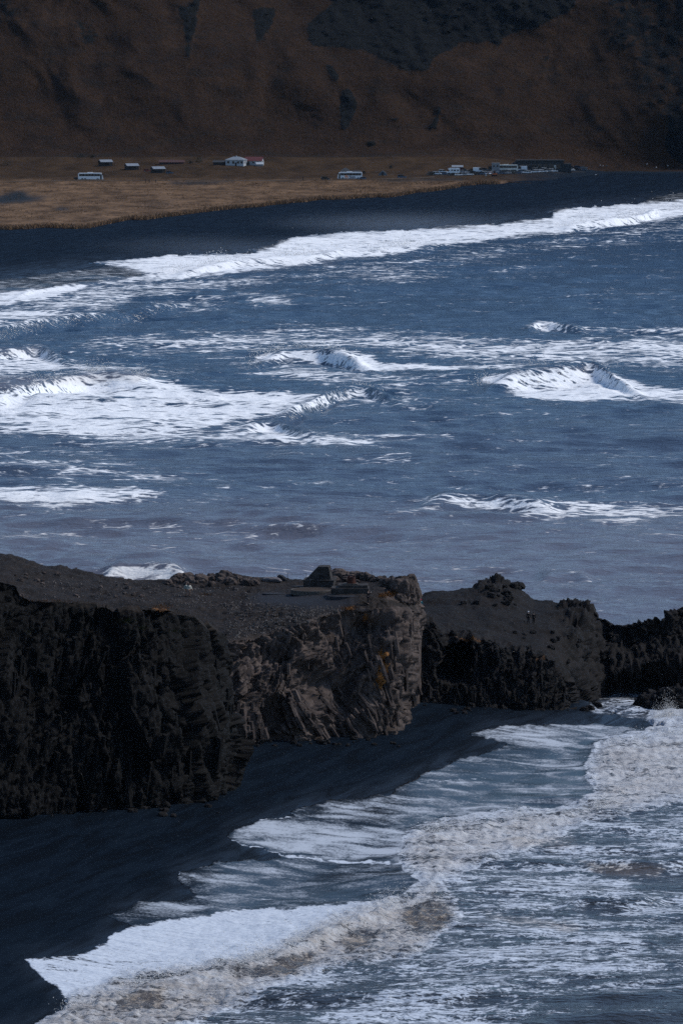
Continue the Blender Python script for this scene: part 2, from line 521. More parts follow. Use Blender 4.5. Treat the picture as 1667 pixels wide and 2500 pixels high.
# near surf
near_edge = [(80, 2500), (128, 2483), (170, 2451), (149, 2419), (96, 2382), (53, 2345), (181, 2331), (255, 2302), (282, 2275), (319, 2262), (250, 2233), (340, 2206), (479, 2190), (431, 2150), (425, 2137), (441, 2127), (532, 2105), (644, 2097), (697, 2089), (612, 2068), (558, 2052), (548, 2036), (564, 2026), (628, 2010), (638, 1999), (718, 1994), (702, 1978), (723, 1972), (834, 1952), (940, 1939), (1004, 1902), (1080, 1870), (1153, 1843), (1243, 1819), (1137, 1793), (1174, 1780), (1259, 1769), (1413, 1764), (1600, 1778), (1640, 1782), (1580, 1762), (1503, 1744), (1440, 1742), (1425, 1660), (1700, 1650), (2070, 1600)]
A([(-400, 2640)] + near_edge + [(2070, 2760), (-400, 2760)], .0, 0, 'max')
m = poly_mask(near_edge[:-3] + [(1440, 1600), (2070, 1600), (2070, 2760), (-400, 2760), (-400, 2640)])
nearsea = blur(m, 3)
FOAM.a = np.where(GY > 1640, nearsea * .55, FOAM.a)
SILT.a = np.where(GY > 1640, .22, SILT.a)
A([(1131, 2236), (1300, 2070), (1500, 2020), (1667, 1990), (2070, 1990), (2070, 2150), (1667, 2190), (1400, 2180), (1200, 2250)], .56, 20)
A([(834, 2360), (1100, 2290), (1400, 2260), (1667, 2250), (2070, 2250), (2070, 2400), (1667, 2390), (1300, 2420), (1000, 2480), (700, 2480)], .60, 20)
A([(1120, 2210), (1250, 2170), (1420, 2190), (1667, 2200), (1667, 2240), (1400, 2240), (1200, 2250)], .66, 15)
for p, d in [([(1410, 2205), (1450, 2212), (1530, 2216), (1500, 2232), (1440, 2235)], .16), ([(1390, 2098), (1480, 2118), (1620, 2126), (1600, 2138), (1480, 2135)], .25), ([(1330, 2440), (1500, 2425), (1800, 2410), (1800, 2600), (1200, 2600)], .28), ([(1560, 2290), (1667, 2280), (1667, 2350), (1600, 2340)], .36), ([(500, 2490), (820, 2400), (1000, 2390), (900, 2440), (620, 2540)], .40), ([(1520, 2140), (1700, 2130), (1700, 2180), (1560, 2175)], .34)]:
    A(p, d, 8, 'set')
SW = [(53, 2345), (181, 2331), (255, 2302), (282, 2275), (330, 2262), (452, 2241), (585, 2225), (834, 2204), (967, 2202), (993, 2194), (1046, 2157), (1060, 2200), (834, 2260), (585, 2350), (314, 2390), (170, 2445), (149, 2419), (96, 2382)]
# the thin sheets of water running up and down the sand
film = poly_mask([(1137, 1793), (1174, 1780), (1259, 1769), (1413, 1764), (1600, 1778), (1471, 1810), (1440, 1850), (1430, 1890), (1471, 1925), (1418, 1960), (1365, 1979), (1285, 1979), (1153, 1997), (1046, 2013), (993, 2040), (977, 2104), (1040, 2150), (1046, 2157), (993, 2194), (967, 2202), (834, 2204), (585, 2225), (330, 2262), (319, 2262), (250, 2233), (340, 2206), (479, 2190), (431, 2150), (425, 2137), (441, 2127), (532, 2105), (644, 2097), (697, 2089), (612, 2068), (558, 2052), (548, 2036), (564, 2026), (628, 2010), (638, 1999), (718, 1994), (702, 1978), (723, 1972), (834, 1952), (940, 1939), (1004, 1902), (1080, 1870), (1153, 1843), (1243, 1819)])
fb = blur(film, 3)
FOAM.a = FOAM.a * (1 - fb) + fb * .0
SPECK.a = np.maximum(SPECK.a, fb * .34)
S = SPECK.add
S([(1137, 1793), (1174, 1780), (1259, 1769), (1413, 1764), (1560, 1776), (1471, 1808), (1380, 1832), (1243, 1817)], .62, 5)
S([(1190, 1830), (1330, 1845), (1480, 1870), (1440, 1900), (1340, 1900), (1200, 1862)], .46, 12)
S([(1010, 1912), (1150, 1903), (1420, 1925), (1380, 1950), (1200, 1925), (1040, 1925)], .6, 6)
S([(834, 1962), (940, 1945), (1200, 1950), (1285, 1979), (1100, 1998), (834, 2010), (720, 1995)], .55, 10)
S([(560, 2032), (640, 2005), (834, 2005), (1000, 2030), (977, 2104), (834, 2098), (697, 2086), (570, 2050)], .7, 6)
S([(720, 2060), (834, 2050), (985, 2060), (977, 2104), (834, 2098)], .74, 8)
S([(441, 2127), (532, 2105), (700, 2110), (700, 2170), (500, 2180)], .42, 8)
S([(250, 2233), (340, 2206), (479, 2190), (640, 2196), (450, 2240), (319, 2258)], .5, 6)
A(SW, .97, 3)
for pts, w, d in [([(702, 1980), (718, 1994), (660, 1997), (628, 2008), (590, 2016), (564, 2026), (549, 2037), (558, 2051), (612, 2068), (697, 2089), (780, 2100), (900, 2108), (985, 2112)], 7, .93), ([(441, 2128), (430, 2138), (436, 2150)], 10, .8), ([(202, 2161), (330, 2157), (431, 2150)], 2, .5), ([(250, 2233), (300, 2214), (420, 2197), (500, 2190), (600, 2192), (700, 2206)], 4, .75),
                  ([(1137, 1793), (1240, 1816), (1330, 1832), (1440, 1850)], 4, .8), ([(1010, 1910), (1150, 1902), (1300, 1908)], 4, .7), ([(53, 2345), (181, 2331), (255, 2302), (282, 2275), (330, 2262), (452, 2241), (585, 2225)], 5, 1.0)]:
    FOAM.line(pts, w, d, 2)
T1 = [(60, 2520), (170, 2440), (314, 2385), (585, 2340), (691, 2305), (834, 2232), (1000, 2185), (1046, 2150), (1100, 2190), (1131, 2236), (1068, 2274), (1020, 2330), (834, 2350), (640, 2410), (420, 2520), (100, 2590)]
T2 = [(977, 2104), (993, 2040), (1046, 2013), (1153, 1997), (1285, 1979), (1365, 1979), (1418, 1960), (1471, 1925), (1430, 1890), (1471, 1806), (1588, 1796), (1700, 1785), (1900, 1780), (1900, 1930), (1667, 1950), (1500, 1985), (1400, 2015), (1300, 2060), (1130, 2120), (1060, 2160), (1010, 2130)]
T3 = [(1575, 1790), (1600, 1740), (1640, 1710), (1680, 1690), (1800, 1690), (1800, 1790)]
for T, f, s_, tb in ((T1, .72, .58, 1.0), (T2, .74, .50, .8), (T3, .9, .3, 1.0)):
    mk = np.clip(blur(poly_mask(T), 12) * 2.2, 0, 1)
    FOAM.a = np.maximum(FOAM.a, sstep(.03, .55, mk) * f); TURB.a = np.maximum(TURB.a, mk * tb); SPECK.a = SPECK.a * (1 - sstep(.6, 1, mk))
    SILT.add(T, s_, 20)
A([(380, 2420), (480, 2372), (600, 2350), (760, 2290), (880, 2230), (1000, 2195), (1010, 2215), (880, 2270), (760, 2330), (560, 2385)], .88, 10)
for p in ([(600, 2385), (720, 2330), (790, 2330), (700, 2390)], [(980, 2225), (1060, 2205), (1120, 2235), (1050, 2275), (990, 2262)], [(820, 2290), (900, 2270), (930, 2300), (850, 2330)], [(300, 2430), (420, 2400), (400, 2450), (280, 2480)]):
    SILT.add(p, 1.0, 8); FOAM.add(p, .5, 8, 'set')
SILT.add([(1380, 2090), (1480, 2108), (1640, 2118), (1600, 2140), (1470, 2135)], .9, 6)
SILT.add([(1180, 2030), (1400, 2040), (1420, 2070), (1250, 2075)], .7, 12)
SILT.add([(1130, 2215), (1300, 2240), (1420, 2255), (1420, 2275), (1250, 2262)], .7, 8)
WET.a = np.where(GY > 1640, m, WET.a)
WET.add([(-400, 700)] + far_top[1:] + [(2070, 300), (-400, 300)], 0.0, 0, 'set')
WET.a = blur(WET.a, 2)
SPECK.add([(-400, 700), (0, 683), (149, 664), (280, 652), (303, 655), (372, 671), (150, 699), (40, 708), (0, 716), (-400, 745)], .34, 4)
for p in ([(600, 615), (640, 600), (718, 580), (720, 600), (660, 612)], [(1040, 562), (1070, 552), (1206, 546), (1200, 560)], [(1200, 552), (1250, 540), (1350, 530), (1340, 540)], [(1320, 520), (1360, 510), (1400, 507), (1380, 520)], [(1560, 500), (1590, 482), (1667, 468), (2070, 440), (2070, 470), (1667, 490)]):
    SPECK.add(p, .34, 3)
    WET.add(p, 1.0, 2)

# ------------------------------------------------------------------ breakers and swells that stand out: crest line, height, front and back width
WAVES = [
    ([(-400, 830), (0, 802), (60, 790), (190, 772), (300, 760), (450, 742), (540, 750), (620, 772)], 2.4, 16, 26),
    ([(-300, 850), (0, 856), (96, 843), (150, 862), (200, 890)], 2.0, 12, 22),
    ([(600, 885), (638, 866), (700, 857), (771, 857), (850, 870), (930, 888)], 2.2, 9, 24),
    ([(1165, 930), (1190, 915), (1280, 905), (1365, 900), (1440, 891), (1480, 902), (1540, 925), (1600, 942)], 2.9, 14, 22),
    ([(1270, 794), (1323, 783), (1380, 792), (1450, 802)], 1.6, 10, 22),
    ([(-300, 945), (0, 950), (64, 942), (117, 926), (213, 911), (255, 910), (372, 915), (440, 935)], 2.6, 14, 24),
    ([(640, 1010), (745, 985), (834, 954), (887, 948), (940, 962), (1000, 980)], 2.0, 10, 20),
    ([(560, 1045), (665, 1030), (720, 1050), (800, 1068)], 1.6, 10, 18),
    ([(1000, 1222), (1100, 1207), (1174, 1203), (1259, 1214), (1400, 1232)], 1.7, 12, 22),
    ([(500, 1190), (640, 1175), (760, 1165), (900, 1180)], 1.2, 10, 22),
    ([(1100, 1150), (1280, 1130), (1420, 1132), (1600, 1150)], 1.3, 10, 22),
    ([(225, 1398), (277, 1384), (330, 1379), (425, 1386), (480, 1400)], 1.7, 7, 14),
    ([(1300, 1405), (1350, 1397), (1400, 1397), (1460, 1408)], 1.0, 6, 14),
    ([(1350, 1275), (1500, 1272), (1667, 1258), (1850, 1250)], 1.2, 9, 20),
    ([(640, 1376), (720, 1370), (800, 1380)], .7, 6, 12),
    ([(80, 1270), (250, 1255), (420, 1262), (560, 1280)], 1.0, 9, 18),
    ([(700, 1300), (900, 1288), (1100, 1296), (1250, 1315)], 1.0, 8, 18),
    ([(1150, 1340), (1350, 1322), (1520, 1330), (1700, 1345)], 1.1, 8, 18),
    ([(200, 1335), (380, 1322), (560, 1332)], .9, 7, 16),
    ([(600, 1115), (800, 1098), (1000, 1108), (1150, 1125)], 1.2, 10, 22),
    ([(1150, 1060), (1350, 1040), (1550, 1050), (1800, 1060)], 1.3, 10, 24),
    ([(900, 750), (1100, 735), (1300, 740), (1450, 755)], 1.2, 14, 28),
    ([(700, 705), (850, 695), (1050, 690), (1200, 700)], 1.2, 14, 28),
    ([(1250, 690), (1450, 672), (1650, 668), (1850, 680)], 1.3, 14, 28),
    ([(0, 1130), (180, 1118), (350, 1125), (520, 1140)], 1.2, 10, 20),
    ([(0, 735), (90, 705), (200, 690), (300, 680)], 1.3, 14, 20),
    ([(380, 672), (500, 648), (620, 632), (760, 624), (834, 615), (960, 612)], 1.8, 16, 26),
    ([(880, 608), (940, 603), (1050, 600), (1120, 592)], 1.4, 14, 22),
    ([(1340, 560), (1420, 545), (1500, 538), (1560, 528), (1600, 514), (1667, 510)], 1.9, 16, 26),
    ([(60, 2580), (170, 2455), (266, 2428), (425, 2394), (585, 2362), (700, 2324), (834, 2258), (993, 2206), (1075, 2180)], .8, 4.5, 3.2),
    ([(985, 2060), (1046, 2034), (1153, 2015), (1285, 1998), (1400, 1988), (1490, 1960)], .65, 4.5, 3.0),
    ([(1460, 1830), (1540, 1813), (1640, 1805), (1760, 1805)], .5, 4, 3),
    ([(1380, 2085), (1480, 2095), (1600, 2100), (1750, 2090)], .9, 3.5, 6),
    ([(1350, 2200), (1430, 2188), (1520, 2190), (1640, 2180)], .9, 3, 5),
    ([(900, 2430), (1200, 2410), (1450, 2380), (1700, 2350)], .7, 4, 7),
]

def sea_height(X, Y, sand):
    ax = fbm(X / 90, Y / 90, 0, 2, 41) * 9; ay = fbm(X / 70, Y / 70, 3, 2, 42) * 9
    z = np.zeros_like(X)
    r = np.random.default_rng(3)
    for L, amp in [(95, .42), (70, .40), (52, .36), (38, .28), (27, .2), (20, .15), (15, .11), (11.5, .09), (8.7, .07), (6.6, .055), (5, .04)]:
        for _ in range(2):
            th = r.normal(.12, .38); k = 2 * math.pi / L; ph = r.uniform(0, 6.28)
            c = np.sin(k * ((X + ax) * math.sin(th) + (Y + ay) * math.cos(th)) + ph)
            if 14 < L < 72: c = .45 * c + .75 * (.64 - np.abs(np.sin(.5 * (k * ((X + ax) * math.sin(th) + (Y + ay) * math.cos(th)) + ph))) * 1.0)
            z = z + amp * 1.15 * (c + .28 * c * c)
    z = z * (.65 + .7 * (fbm(X / 45, Y / 60, 0, 2, 43) * .5 + .5))
    fq = 1 + 1.6 * sstep(850, 1200, Y)
    z = z + .16 * fbm(X / (2.6 * fq), Y / (3.4 * fq), 0, 2, 44)
    near = sstep(900, 760, Y)
    z = z * (1 - .35 * near)
    deep = sstep(.15, -2.2, sand)
    z = z * deep
    for pts, h, wf, wb in WAVES:
        if pts[0][1] < 1500: h, wf = (h * 1.3, wf * .72) if h > 1.35 else (h * .8, wf * 1.1)
        px = np.array([p[0] for p in pts], float); py = np.array([p[1] for p in pts], float)
        cx, cy, _ = at_z(px, py, h * .9)
        x0, x1 = cx[0], cx[-1]
        sel = (X > x0) & (X < x1)
        if not sel.any(): continue
        Xs, Ys = X[sel], Y[sel]
        sm = 5.0 if Ys.min() > 800 else 1.5
        yc = sum(np.interp(Xs + q_ * sm, cx, cy) for q_ in (-1, -.5, 0, .5, 1)) / 5 + (2.4 if Ys.min() > 800 else 1.0) * fbm(Xs / 15, 0, 0, 2, 61)
        e = np.minimum((Xs - x0), (x1 - Xs)) / (x1 - x0)
        taper = sstep(0, .28, e) * (.85 + .3 * vnoise(Xs / 9, 0, 0, 62))
        d = Ys - yc
        prof = np.where(d < 0, np.exp(-(d / wf) ** 2 * 1.6), np.exp(-(d / wb) ** 2 * 1.6))
        trough = -.22 * np.exp(-((d + wf * 1.7) / wf) ** 2)
        zz = z[sel]; zz = zz * (1 - .5 * prof * taper) + h * taper * (prof + trough * deep[sel]); z[sel] = zz
    return z

def build_sea():
    py = np.concatenate([np.arange(2700, 1330, -2.0), np.arange(1330, 455, -1.7)])
    _, Yr, _ = at_z(833.5 + 0 * py, py, 0.0)
    Yr = np.concatenate([[-2000, -500, 200, 380, 450], Yr, [3060, 3200, 4000, 6000]])
    NC = 510
    u = np.linspace(-1, 1, NC) * .0735
    out = np.array([.078, .09, .12, .2, .45, 1.25])
    u = np.concatenate([-out[::-1], u, out])
    Yc = np.clip(Yr, 470, 3100)
    X = u[None, :] * Yc[:, None]
    Y = np.repeat(Yr[:, None], len(u), 1)
    farf = sstep(1300, 1500, Y)
    sand = np.where(Y < 1200, near_h(X, Y), far_h(X, np.clip(Y, 0, YF - 25)))
    sand = np.where((np.abs(u)[None, :] > .08), np.minimum(sand, -3), sand)
    z = sea_height(X, Y, sand)
    ppx, ppy = project(X, np.maximum(Y, 400), np.maximum(z, np.maximum(sand, 0)))
    nf = sstep(1000, 800, Y)
    yw_ = Y / (22 - 18 * nf) + z / 1.1
    wx_ = fbm(X / (6 - 4.2 * nf) + .3 * yw_, yw_, 0, 3, 57) * (12 - 2 * nf); wy_ = fbm(X / (5 - 3.4 * nf) - .3 * yw_, yw_, 0, 3, 58) * (4 + 4 * nf)
    ppx, ppy = ppx + wx_, ppy + wy_
    foam, speck, silt, turb = FOAM.at(ppx, ppy), SPECK.at(ppx, ppy), SILT.at(ppx, ppy), TURB.at(ppx, ppy)
    ff_ = 1 + 2.2 * sstep(850, 1100, Y)
    # churned water stands up in lumps
    Xr, Yr_ = .83 * X + .41 * Y, -.56 * X + .62 * Y
    lump = fbm(Xr / 1.5, Yr_ / 1.8, 0, 4, 51) * .55 + np.abs(fbm(Yr_ / 3.2, Xr / 3.9, 0, 3, 52)) * .9
    z = z + turb * (lump * .5 + .24 * fbm(Xr / .62, Yr_ / .9, 0, 2, 55))
    z = z + np.clip(foam - .45, 0, 1) * (.35 + .75 * sstep(850, 1100, Y)) * fbm(X / (2.0 * ff_), Y / (3.2 * ff_), 0, 2, 53) * sstep(.6, -1.0, sand)
    # thin sheets on the sand
    wpx, wpy = project(X, np.maximum(Y, 400), np.maximum(sand, 0))
    wet = WET.at(wpx + wx_, wpy + wy_)
    shore = (sand > -.6) & (np.abs(u)[None, :] < .08)
    filmz = sand + np.where(Y > 1200, .2, .035)
    z = np.where(shore, np.where(wet > .5, np.maximum(z, filmz), np.minimum(z, sand - np.where(Y > 1200, .25, .045))), z)
    P = np.stack([X, Y, z], -1)
    me = grid_mesh('sea', P, dict(foam=foam, speck=speck, silt=silt, turb=turb, near=sstep(860, 790, Y)))
    return P, me

def sea_material():
    t = NT('sea_water')
    foam, speck, silt, turb = t.attr('foam'), t.attr('speck'), t.attr('silt'), t.attr('turb')
    p = t.pos((.46, 1.0, 1.3), rot=(0, 0, .06))
    wv = t.n('TexNoise'); wv.inputs['Scale'].default_value = .12; wv.inputs['Detail'].default_value = 1
    t.l(p, wv.inputs['Vector'])
    wp = t.n('VectorMath', operation='MULTIPLY_ADD'); t.l(wv.outputs['Color'], wp.inputs[0]); wp.inputs[1].default_value = (5, 5, 5); t.l(p, wp.inputs[2])
    q = wp.outputs[0]
    n1 = t.noise(q, .16, 7, .68, .6)
    n2 = t.noise(q, .9, 4, .62, .8)
    vo = t.n('TexVoronoi', feature='DISTANCE_TO_EDGE'); vo.inputs['Scale'].default_value = .42; t.l(q, vo.inputs['Vector'])
    lace = t.remap(vo.outputs['Distance'], 0, .32, 1, 0)
    near = t.attr('near')
    qn = t.n('VectorMath', operation='MULTIPLY_ADD'); t.l(wv.outputs['Color'], qn.inputs[0]); qn.inputs[1].default_value = (5, 5, 5); t.l(t.pos((.85, 1.0, 1.3), rot=(0, 0, .06)), qn.inputs[2])
    n4 = t.noise(qn.outputs[0], 1.7, 5, .70, .8)
    cf = t.math('ADD', t.math('ADD', t.math('MULTIPLY', n1, .52), t.math('MULTIPLY', n2, .36)), t.math('MULTIPLY', lace, .12))
    cn = t.math('ADD', t.math('ADD', t.math('MULTIPLY', n1, .34), t.math('MULTIPLY', n2, .28)), t.math('MULTIPLY', n4, .38))
    c = t.math('ADD', t.math('MULTIPLY', cf, t.math('SUBTRACT', 1.0, near)), t.math('MULTIPLY', cn, near))
    # patches of the open water carry more flecks than others
    patch = t.remap(t.noise(p, .02, 3, .6), .35, .65, -.05, .07)
    fo = t.math('ADD', foam, t.math('MULTIPLY', patch, t.remap(foam, .1, .5, 1, 0)))
    pat2 = t.remap(t.noise(t.pos((.5, 1, .3)), .055, 3, .6), .36, .64, -.20, .14)
    fo = t.math('ADD', fo, t.math('MULTIPLY', t.math('MULTIPLY', pat2, t.remap(foam, .25, .6)), t.math('SUBTRACT', 1.0, t.math('MAXIMUM', near, t.remap(foam, .9, .97)))))
    thr = t.remap(fo, 0, 1, .66, .395)
    mask = t.remap(t.math('SUBTRACT', c, thr), t.remap(near, 0, 1, -.045, -.03), t.remap(near, 0, 1, .065, .04), 0, 1, True)
    # fine foam specks of the thin sheets
    f1 = t.noise(t.pos((1, 1, 1)), 3.2, 3, .7)
    f2 = t.noise(t.pos((.35, .5, 1), rot=(0, 0, -.25)), .5, 4, .65, .5)
    sp = t.math('ADD', t.math('MULTIPLY', f1, .36), t.math('MULTIPLY', f2, .64))
    sthr = t.remap(speck, 0, 1, .68, .34)
    smask = t.math('MULTIPLY', t.remap(t.math('SUBTRACT', sp, sthr), -.10, .13, 0, 1, True), .8)
    smask = t.math('MULTIPLY', smask, t.remap(speck, .02, .12))
    mask = t.math('MAXIMUM', mask, smask)
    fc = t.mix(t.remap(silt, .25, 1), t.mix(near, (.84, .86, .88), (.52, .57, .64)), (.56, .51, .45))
    # clots of silt inside churned foam
    clot = t.remap(t.math('ADD', t.math('MULTIPLY', t.noise(q, .45, 3, .65), .45), t.math('MULTIPLY', n4, .55)), .42, .60)
    fc = t.mix(t.math('MULTIPLY', t.math('MULTIPLY', clot, turb), t.remap(silt, .35, .9, .35, .95)), fc, (.27, .215, .165))
    wc = t.mix(silt, t.mix(near, (.012, .040, .080), (.008, .016, .024)), t.mix(near, (.165, .150, .165), (.10, .085, .075)))  # far silt tone also holds pale sky glare off the water
    filmc = t.mix(t.remap(speck, .05, .3), wc, (.012, .018, .026))
    col = t.mix(mask, filmc, fc)
    rough = t.remap(mask, 0, 1, .21, .85)
    b1 = t.noise(t.pos((.38, 1, .6), rot=(0, 0, .10)), .34, 4, .66)
    b2 = t.noise(t.pos((.7, 1, 1), rot=(0, 0, -.3)), 1.9, 2, .6)
    h = t.math('ADD', t.math('MULTIPLY', t.math('SUBTRACT', b1, .5), 1.9), t.math('MULTIPLY', t.math('SUBTRACT', b2, .5), .28))
    calm = t.math('MULTIPLY', t.remap(speck, .02, .25, 1, .04), t.remap(t.math('MULTIPLY', silt, t.math('SUBTRACT', 1.0, near)), .1, .6, 1, .75))
    h = t.math('MULTIPLY', h, calm)
    h = t.math('ADD', h, t.math('MULTIPLY', t.math('MULTIPLY', turb, t.math('SUBTRACT', n4, .5)), .6))
    return t.set(color=col, rough=rough, ior=1.33, spec=t.remap(speck, .02, .2, .5, .10), normal=t.bump(h, 1.0, .62))

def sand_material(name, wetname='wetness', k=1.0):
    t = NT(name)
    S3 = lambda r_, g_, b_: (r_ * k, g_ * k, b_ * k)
    p = t.pos()
    def dot(v):
        d = t.n('VectorMath', operation='DOT_PRODUCT'); t.l(p, d.inputs[0]); d.inputs[1].default_value = v; return d.outputs['Value']
    cmb = t.n('CombineXYZ'); t.l(t.math('MULTIPLY', dot((SN[0], SN[1], 0)), .42), cmb.inputs[0]); t.l(t.math('MULTIPLY', dot((SD[0], SD[1], 0)), .05), cmb.inputs[1])
    tide = t.noise(cmb.outputs[0], 1.0, 6, .62, 1.2)
    n = t.noise(p, .35, 6, .6); g = t.noise(p, 9, 3, .7); g2 = t.noise(p, 2.6, 4, .75)
    wet = t.attr(wetname)
    c = t.mix(t.remap(n, .35, .65), S3(.0018, .0062, .0135), S3(.0034, .0100, .0205))
    c = t.mix(t.remap(tide, .50, .62, 0, .8), c, S3(.0075, .0165, .030))
    c = t.mix(t.remap(tide, .47, .40, 0, .8), c, S3(.0010, .0034, .0075))
    c = t.mix(t.remap(g2, .52, .72, 0, .7), c, S3(.010, .022, .038))
    c = t.mix(t.remap(g2, .48, .30, 0, .7), c, S3(.0015, .004, .009))
    c = t.mix(t.math('MULTIPLY', t.remap(g, .62, .72), .5), c, S3(.035, .052, .075))
    sheen = t.math('MULTIPLY', wet, t.remap(tide, .38, .62, .25, 1))
    rough = t.remap(sheen, 0, 1, .8, .32)
    h = t.math('ADD', g, t.math('MULTIPLY', n, .6))
    return t.set(color=c, rough=rough, spec=t.remap(sheen, 0, 1, .03, .22), normal=t.bump(h, .35, .05))

MAT_SEA = sea_material()
SEA_P, sea_me = build_sea()
sea = obj('sea', sea_me, MAT_SEA, kind='structure', label='grey blue surf rolling into the bay with white foam')

# near strand
gx = np.arange(-75, 90, .7); gy = np.arange(470, 830, .8)
X, Y = np.meshgrid(gx, gy)
Z = near_h(X, Y)
wet = blur(WET.a, 28)
wm = Map(); wm.a = wet
near_wet = np.clip(wm.at(*project(X, Y, Z)) * 1.5, 0, 1)
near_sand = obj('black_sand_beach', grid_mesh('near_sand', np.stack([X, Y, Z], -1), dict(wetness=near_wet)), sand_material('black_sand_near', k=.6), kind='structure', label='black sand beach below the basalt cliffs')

# far strand, plain and mountain share their column lines
cx = np.concatenate([np.linspace(-1500, -260, 40)[:-1], np.linspace(-260, 260, 420), np.linspace(260, 900, 24)[1:]])
def strip(t, ya, yb):
    Xg = np.repeat(cx[None, :], len(t), 0)
    Yg = ya[None, :] + (yb - ya)[None, :] * t[:, None]
    return Xg, Yg
ye, yw = y_edge(cx), y_water(cx)
X, Y = strip(np.linspace(0, 1, 160), yw - 160, ye)
Z = far_h(X, Y - .01) + .12 * fbm(X / 14, Y / 40, 0, 3, 31) * sstep(0, 30, ye[None, :] - Y)
far_wet = np.clip(sstep(140, 10, Y - yw[None, :]), 0, 1)
far_sand = obj('black_sand_strand', grid_mesh('far_sand', np.stack([X, Y, Z], -1), dict(wetness=far_wet)), sand_material('black_sand_far'), kind='structure', label='long black sand strand below the grass plain')

POND = Map()
POND.add([(-400, 478), (0, 478), (40, 466), (75, 468), (60, 478), (130, 482), (70, 492), (0, 498), (-400, 500)], 1.0, 3)
POND.add([(400, 446), (470, 442), (520, 443), (570, 440), (575, 443), (500, 450), (430, 451)], .9, 2)
POND.add([(680, 440), (740, 439), (738, 442), (690, 443)], .8, 2)
POND.add([(915, 440), (1000, 437), (1130, 436), (1130, 442), (1000, 443), (930, 445)], .7, 2)
POND.add([(135, 510), (150, 506), (170, 509), (168, 515), (140, 515)], .8, 2)
POND.add([(310, 500), (400, 494), (470, 497), (380, 503)], .35, 4)
X, Y = strip(np.concatenate([np.linspace(0, .03, 6)[:-1], np.linspace(.03, 1, 190)]), ye, np.full_like(ye, YF))
lip = 1.1 * sstep(0, 6, Y - ye[None, :]) * (.75 + .5 * vnoise(X / 6, Y / 6, 0, 35)) * sstep(115, 60, X)
Z = far_h(X, Y + .01) + lip * sstep(60, 0, Y - ye[None, :] - 10)
pond = POND.at(*project(X, Y, Z))
dry = fbm(X / 30, Y / 60, 0, 4, 36)
sandy = sstep(70, 118, X + 10 * fbm(X / 12, Y / 12, 0, 3, 37) - (Y - 2900) * .08)
plain_P = np.stack([X, Y, Z], -1)
def plain_material():
    t = NT('dry_grass_plain')
    p = t.pos((.10, .035, .2)); n = t.noise(p, 1.0, 7, .62, .4)
    n2 = t.noise(t.pos((.5, .08, .5)), 1.0, 5, .65)
    c = t.mix(t.remap(n, .36, .64), (.066, .041, .024), (.180, .112, .066))
    c = t.mix(t.remap(n2, .5, .7, 0, .7), c, (.038, .026, .018))
    far = t.attr('upland')
    c = t.mix(far, c, t.mix(t.remap(n, .35, .65), (.026, .017, .011), (.055, .034, .019)))
    c = t.mix(t.attr('sandy'), c, (.006, .0125, .0215))
    c = t.mix(t.attr('pond'), c, (.014, .019, .022))
    rough = t.remap(t.attr('pond'), 0, 1, .9, .35)
    return t.set(color=c, rough=rough, spec=.05, normal=t.bump(n2, .6, .5))
plain = obj('grass_plain', grid_mesh('plain', plain_P, dict(pond=pond, sandy=sandy, upland=sstep(2800, 2890, Y))), plain_material(), kind='structure', label='tawny dry grass plain at the foot of the mountain')

# mountain
ROCK, TRACK = Map(), Map()
for p, d, s_ in [([(744, 58), (760, 112), (829, 119), (882, 117), (946, 149), (989, 175), (1047, 170), (1063, 138), (1122, 106), (1201, 96), (1215, 140), (1225, 95), (1308, 64), (1400, 20), (1400, -60), (790, -60), (808, 10)], 1.0, 7),
                 ([(792, 154), (808, 160), (826, 184), (824, 202), (806, 184)], 1, 4), ([(835, 216), (856, 216), (872, 250), (870, 270), (852, 300), (850, 316), (832, 310), (830, 260)], 1, 4),
                 ([(757, 272), (772, 278), (766, 286)], 1, 2), ([(776, 262), (790, 268), (784, 274)], 1, 2), ([(783, 284), (797, 288), (790, 294)], .8, 2), ([(772, 300), (784, 304), (776, 310)], .8, 2), ([(950, 290), (966, 285), (976, 290), (962, 298)], .9, 2), ([(905, 298), (925, 295), (915, 308)], .7, 3), ([(1068, 255), (1080, 262), (1070, 300), (1066, 318), (1040, 312), (1062, 285)], .9, 4), ([(895, 347), (915, 344), (920, 354), (902, 356)], .9, 2), ([(1225, 205), (1238, 220), (1222, 265), (1208, 290), (1218, 240)], .5, 4),
                 ([(617, 21), (680, 16), (654, 85), (627, 106), (618, 60)], .8, 6), ([(430, 20), (500, -20), (470, 90), (466, 150), (455, 140), (452, 80)], .8, 6), ([(150, 40), (230, 60), (250, 140), (200, 110)], .6, 14), ([(1330, 80), (1345, 130), (1325, 195), (1318, 190), (1330, 130)], .5, 4),
                 ([(1632, 279), (1700, 275), (1900, 270), (1900, 430), (1667, 400), (1635, 385), (1620, 350), (1634, 310)], 1, 4), ([(1450, -60), (1488, 117), (1560, 215), (1600, 290), (1640, 330), (2000, 330), (2000, -60)], .55, 24), ([(-400, -60), (120, -60), (60, 60), (-20, 120), (-400, 200)], .5, 30)]:
    ROCK.add(p, d, s_)
for pts, w, d in [([(-300, 400), (0, 398), (120, 384), (280, 378)], 5, .8), ([(280, 378), (330, 366), (420, 340), (470, 332), (510, 322), (540, 332), (570, 350), (640, 372), (720, 382), (860, 384), (1000, 376), (1095, 370)], 4, .55), ([(650, 398), (700, 412), (740, 420)], 3, .5), ([(1100, 376), (1150, 392), (1190, 402)], 5, .4), ([(-300, 385), (0, 400)], 12, .6)]:
    TRACK.line(pts, w, min(1, d * 1.5), 1)
u = np.concatenate([np.linspace(0, 24, 26)[:-1], np.linspace(24, 150, 150)[:-1], np.linspace(150, 420, 26)])
X = np.repeat(cx[None, :], len(u), 0); Y = YF + np.repeat(u[:, None], len(cx), 1)
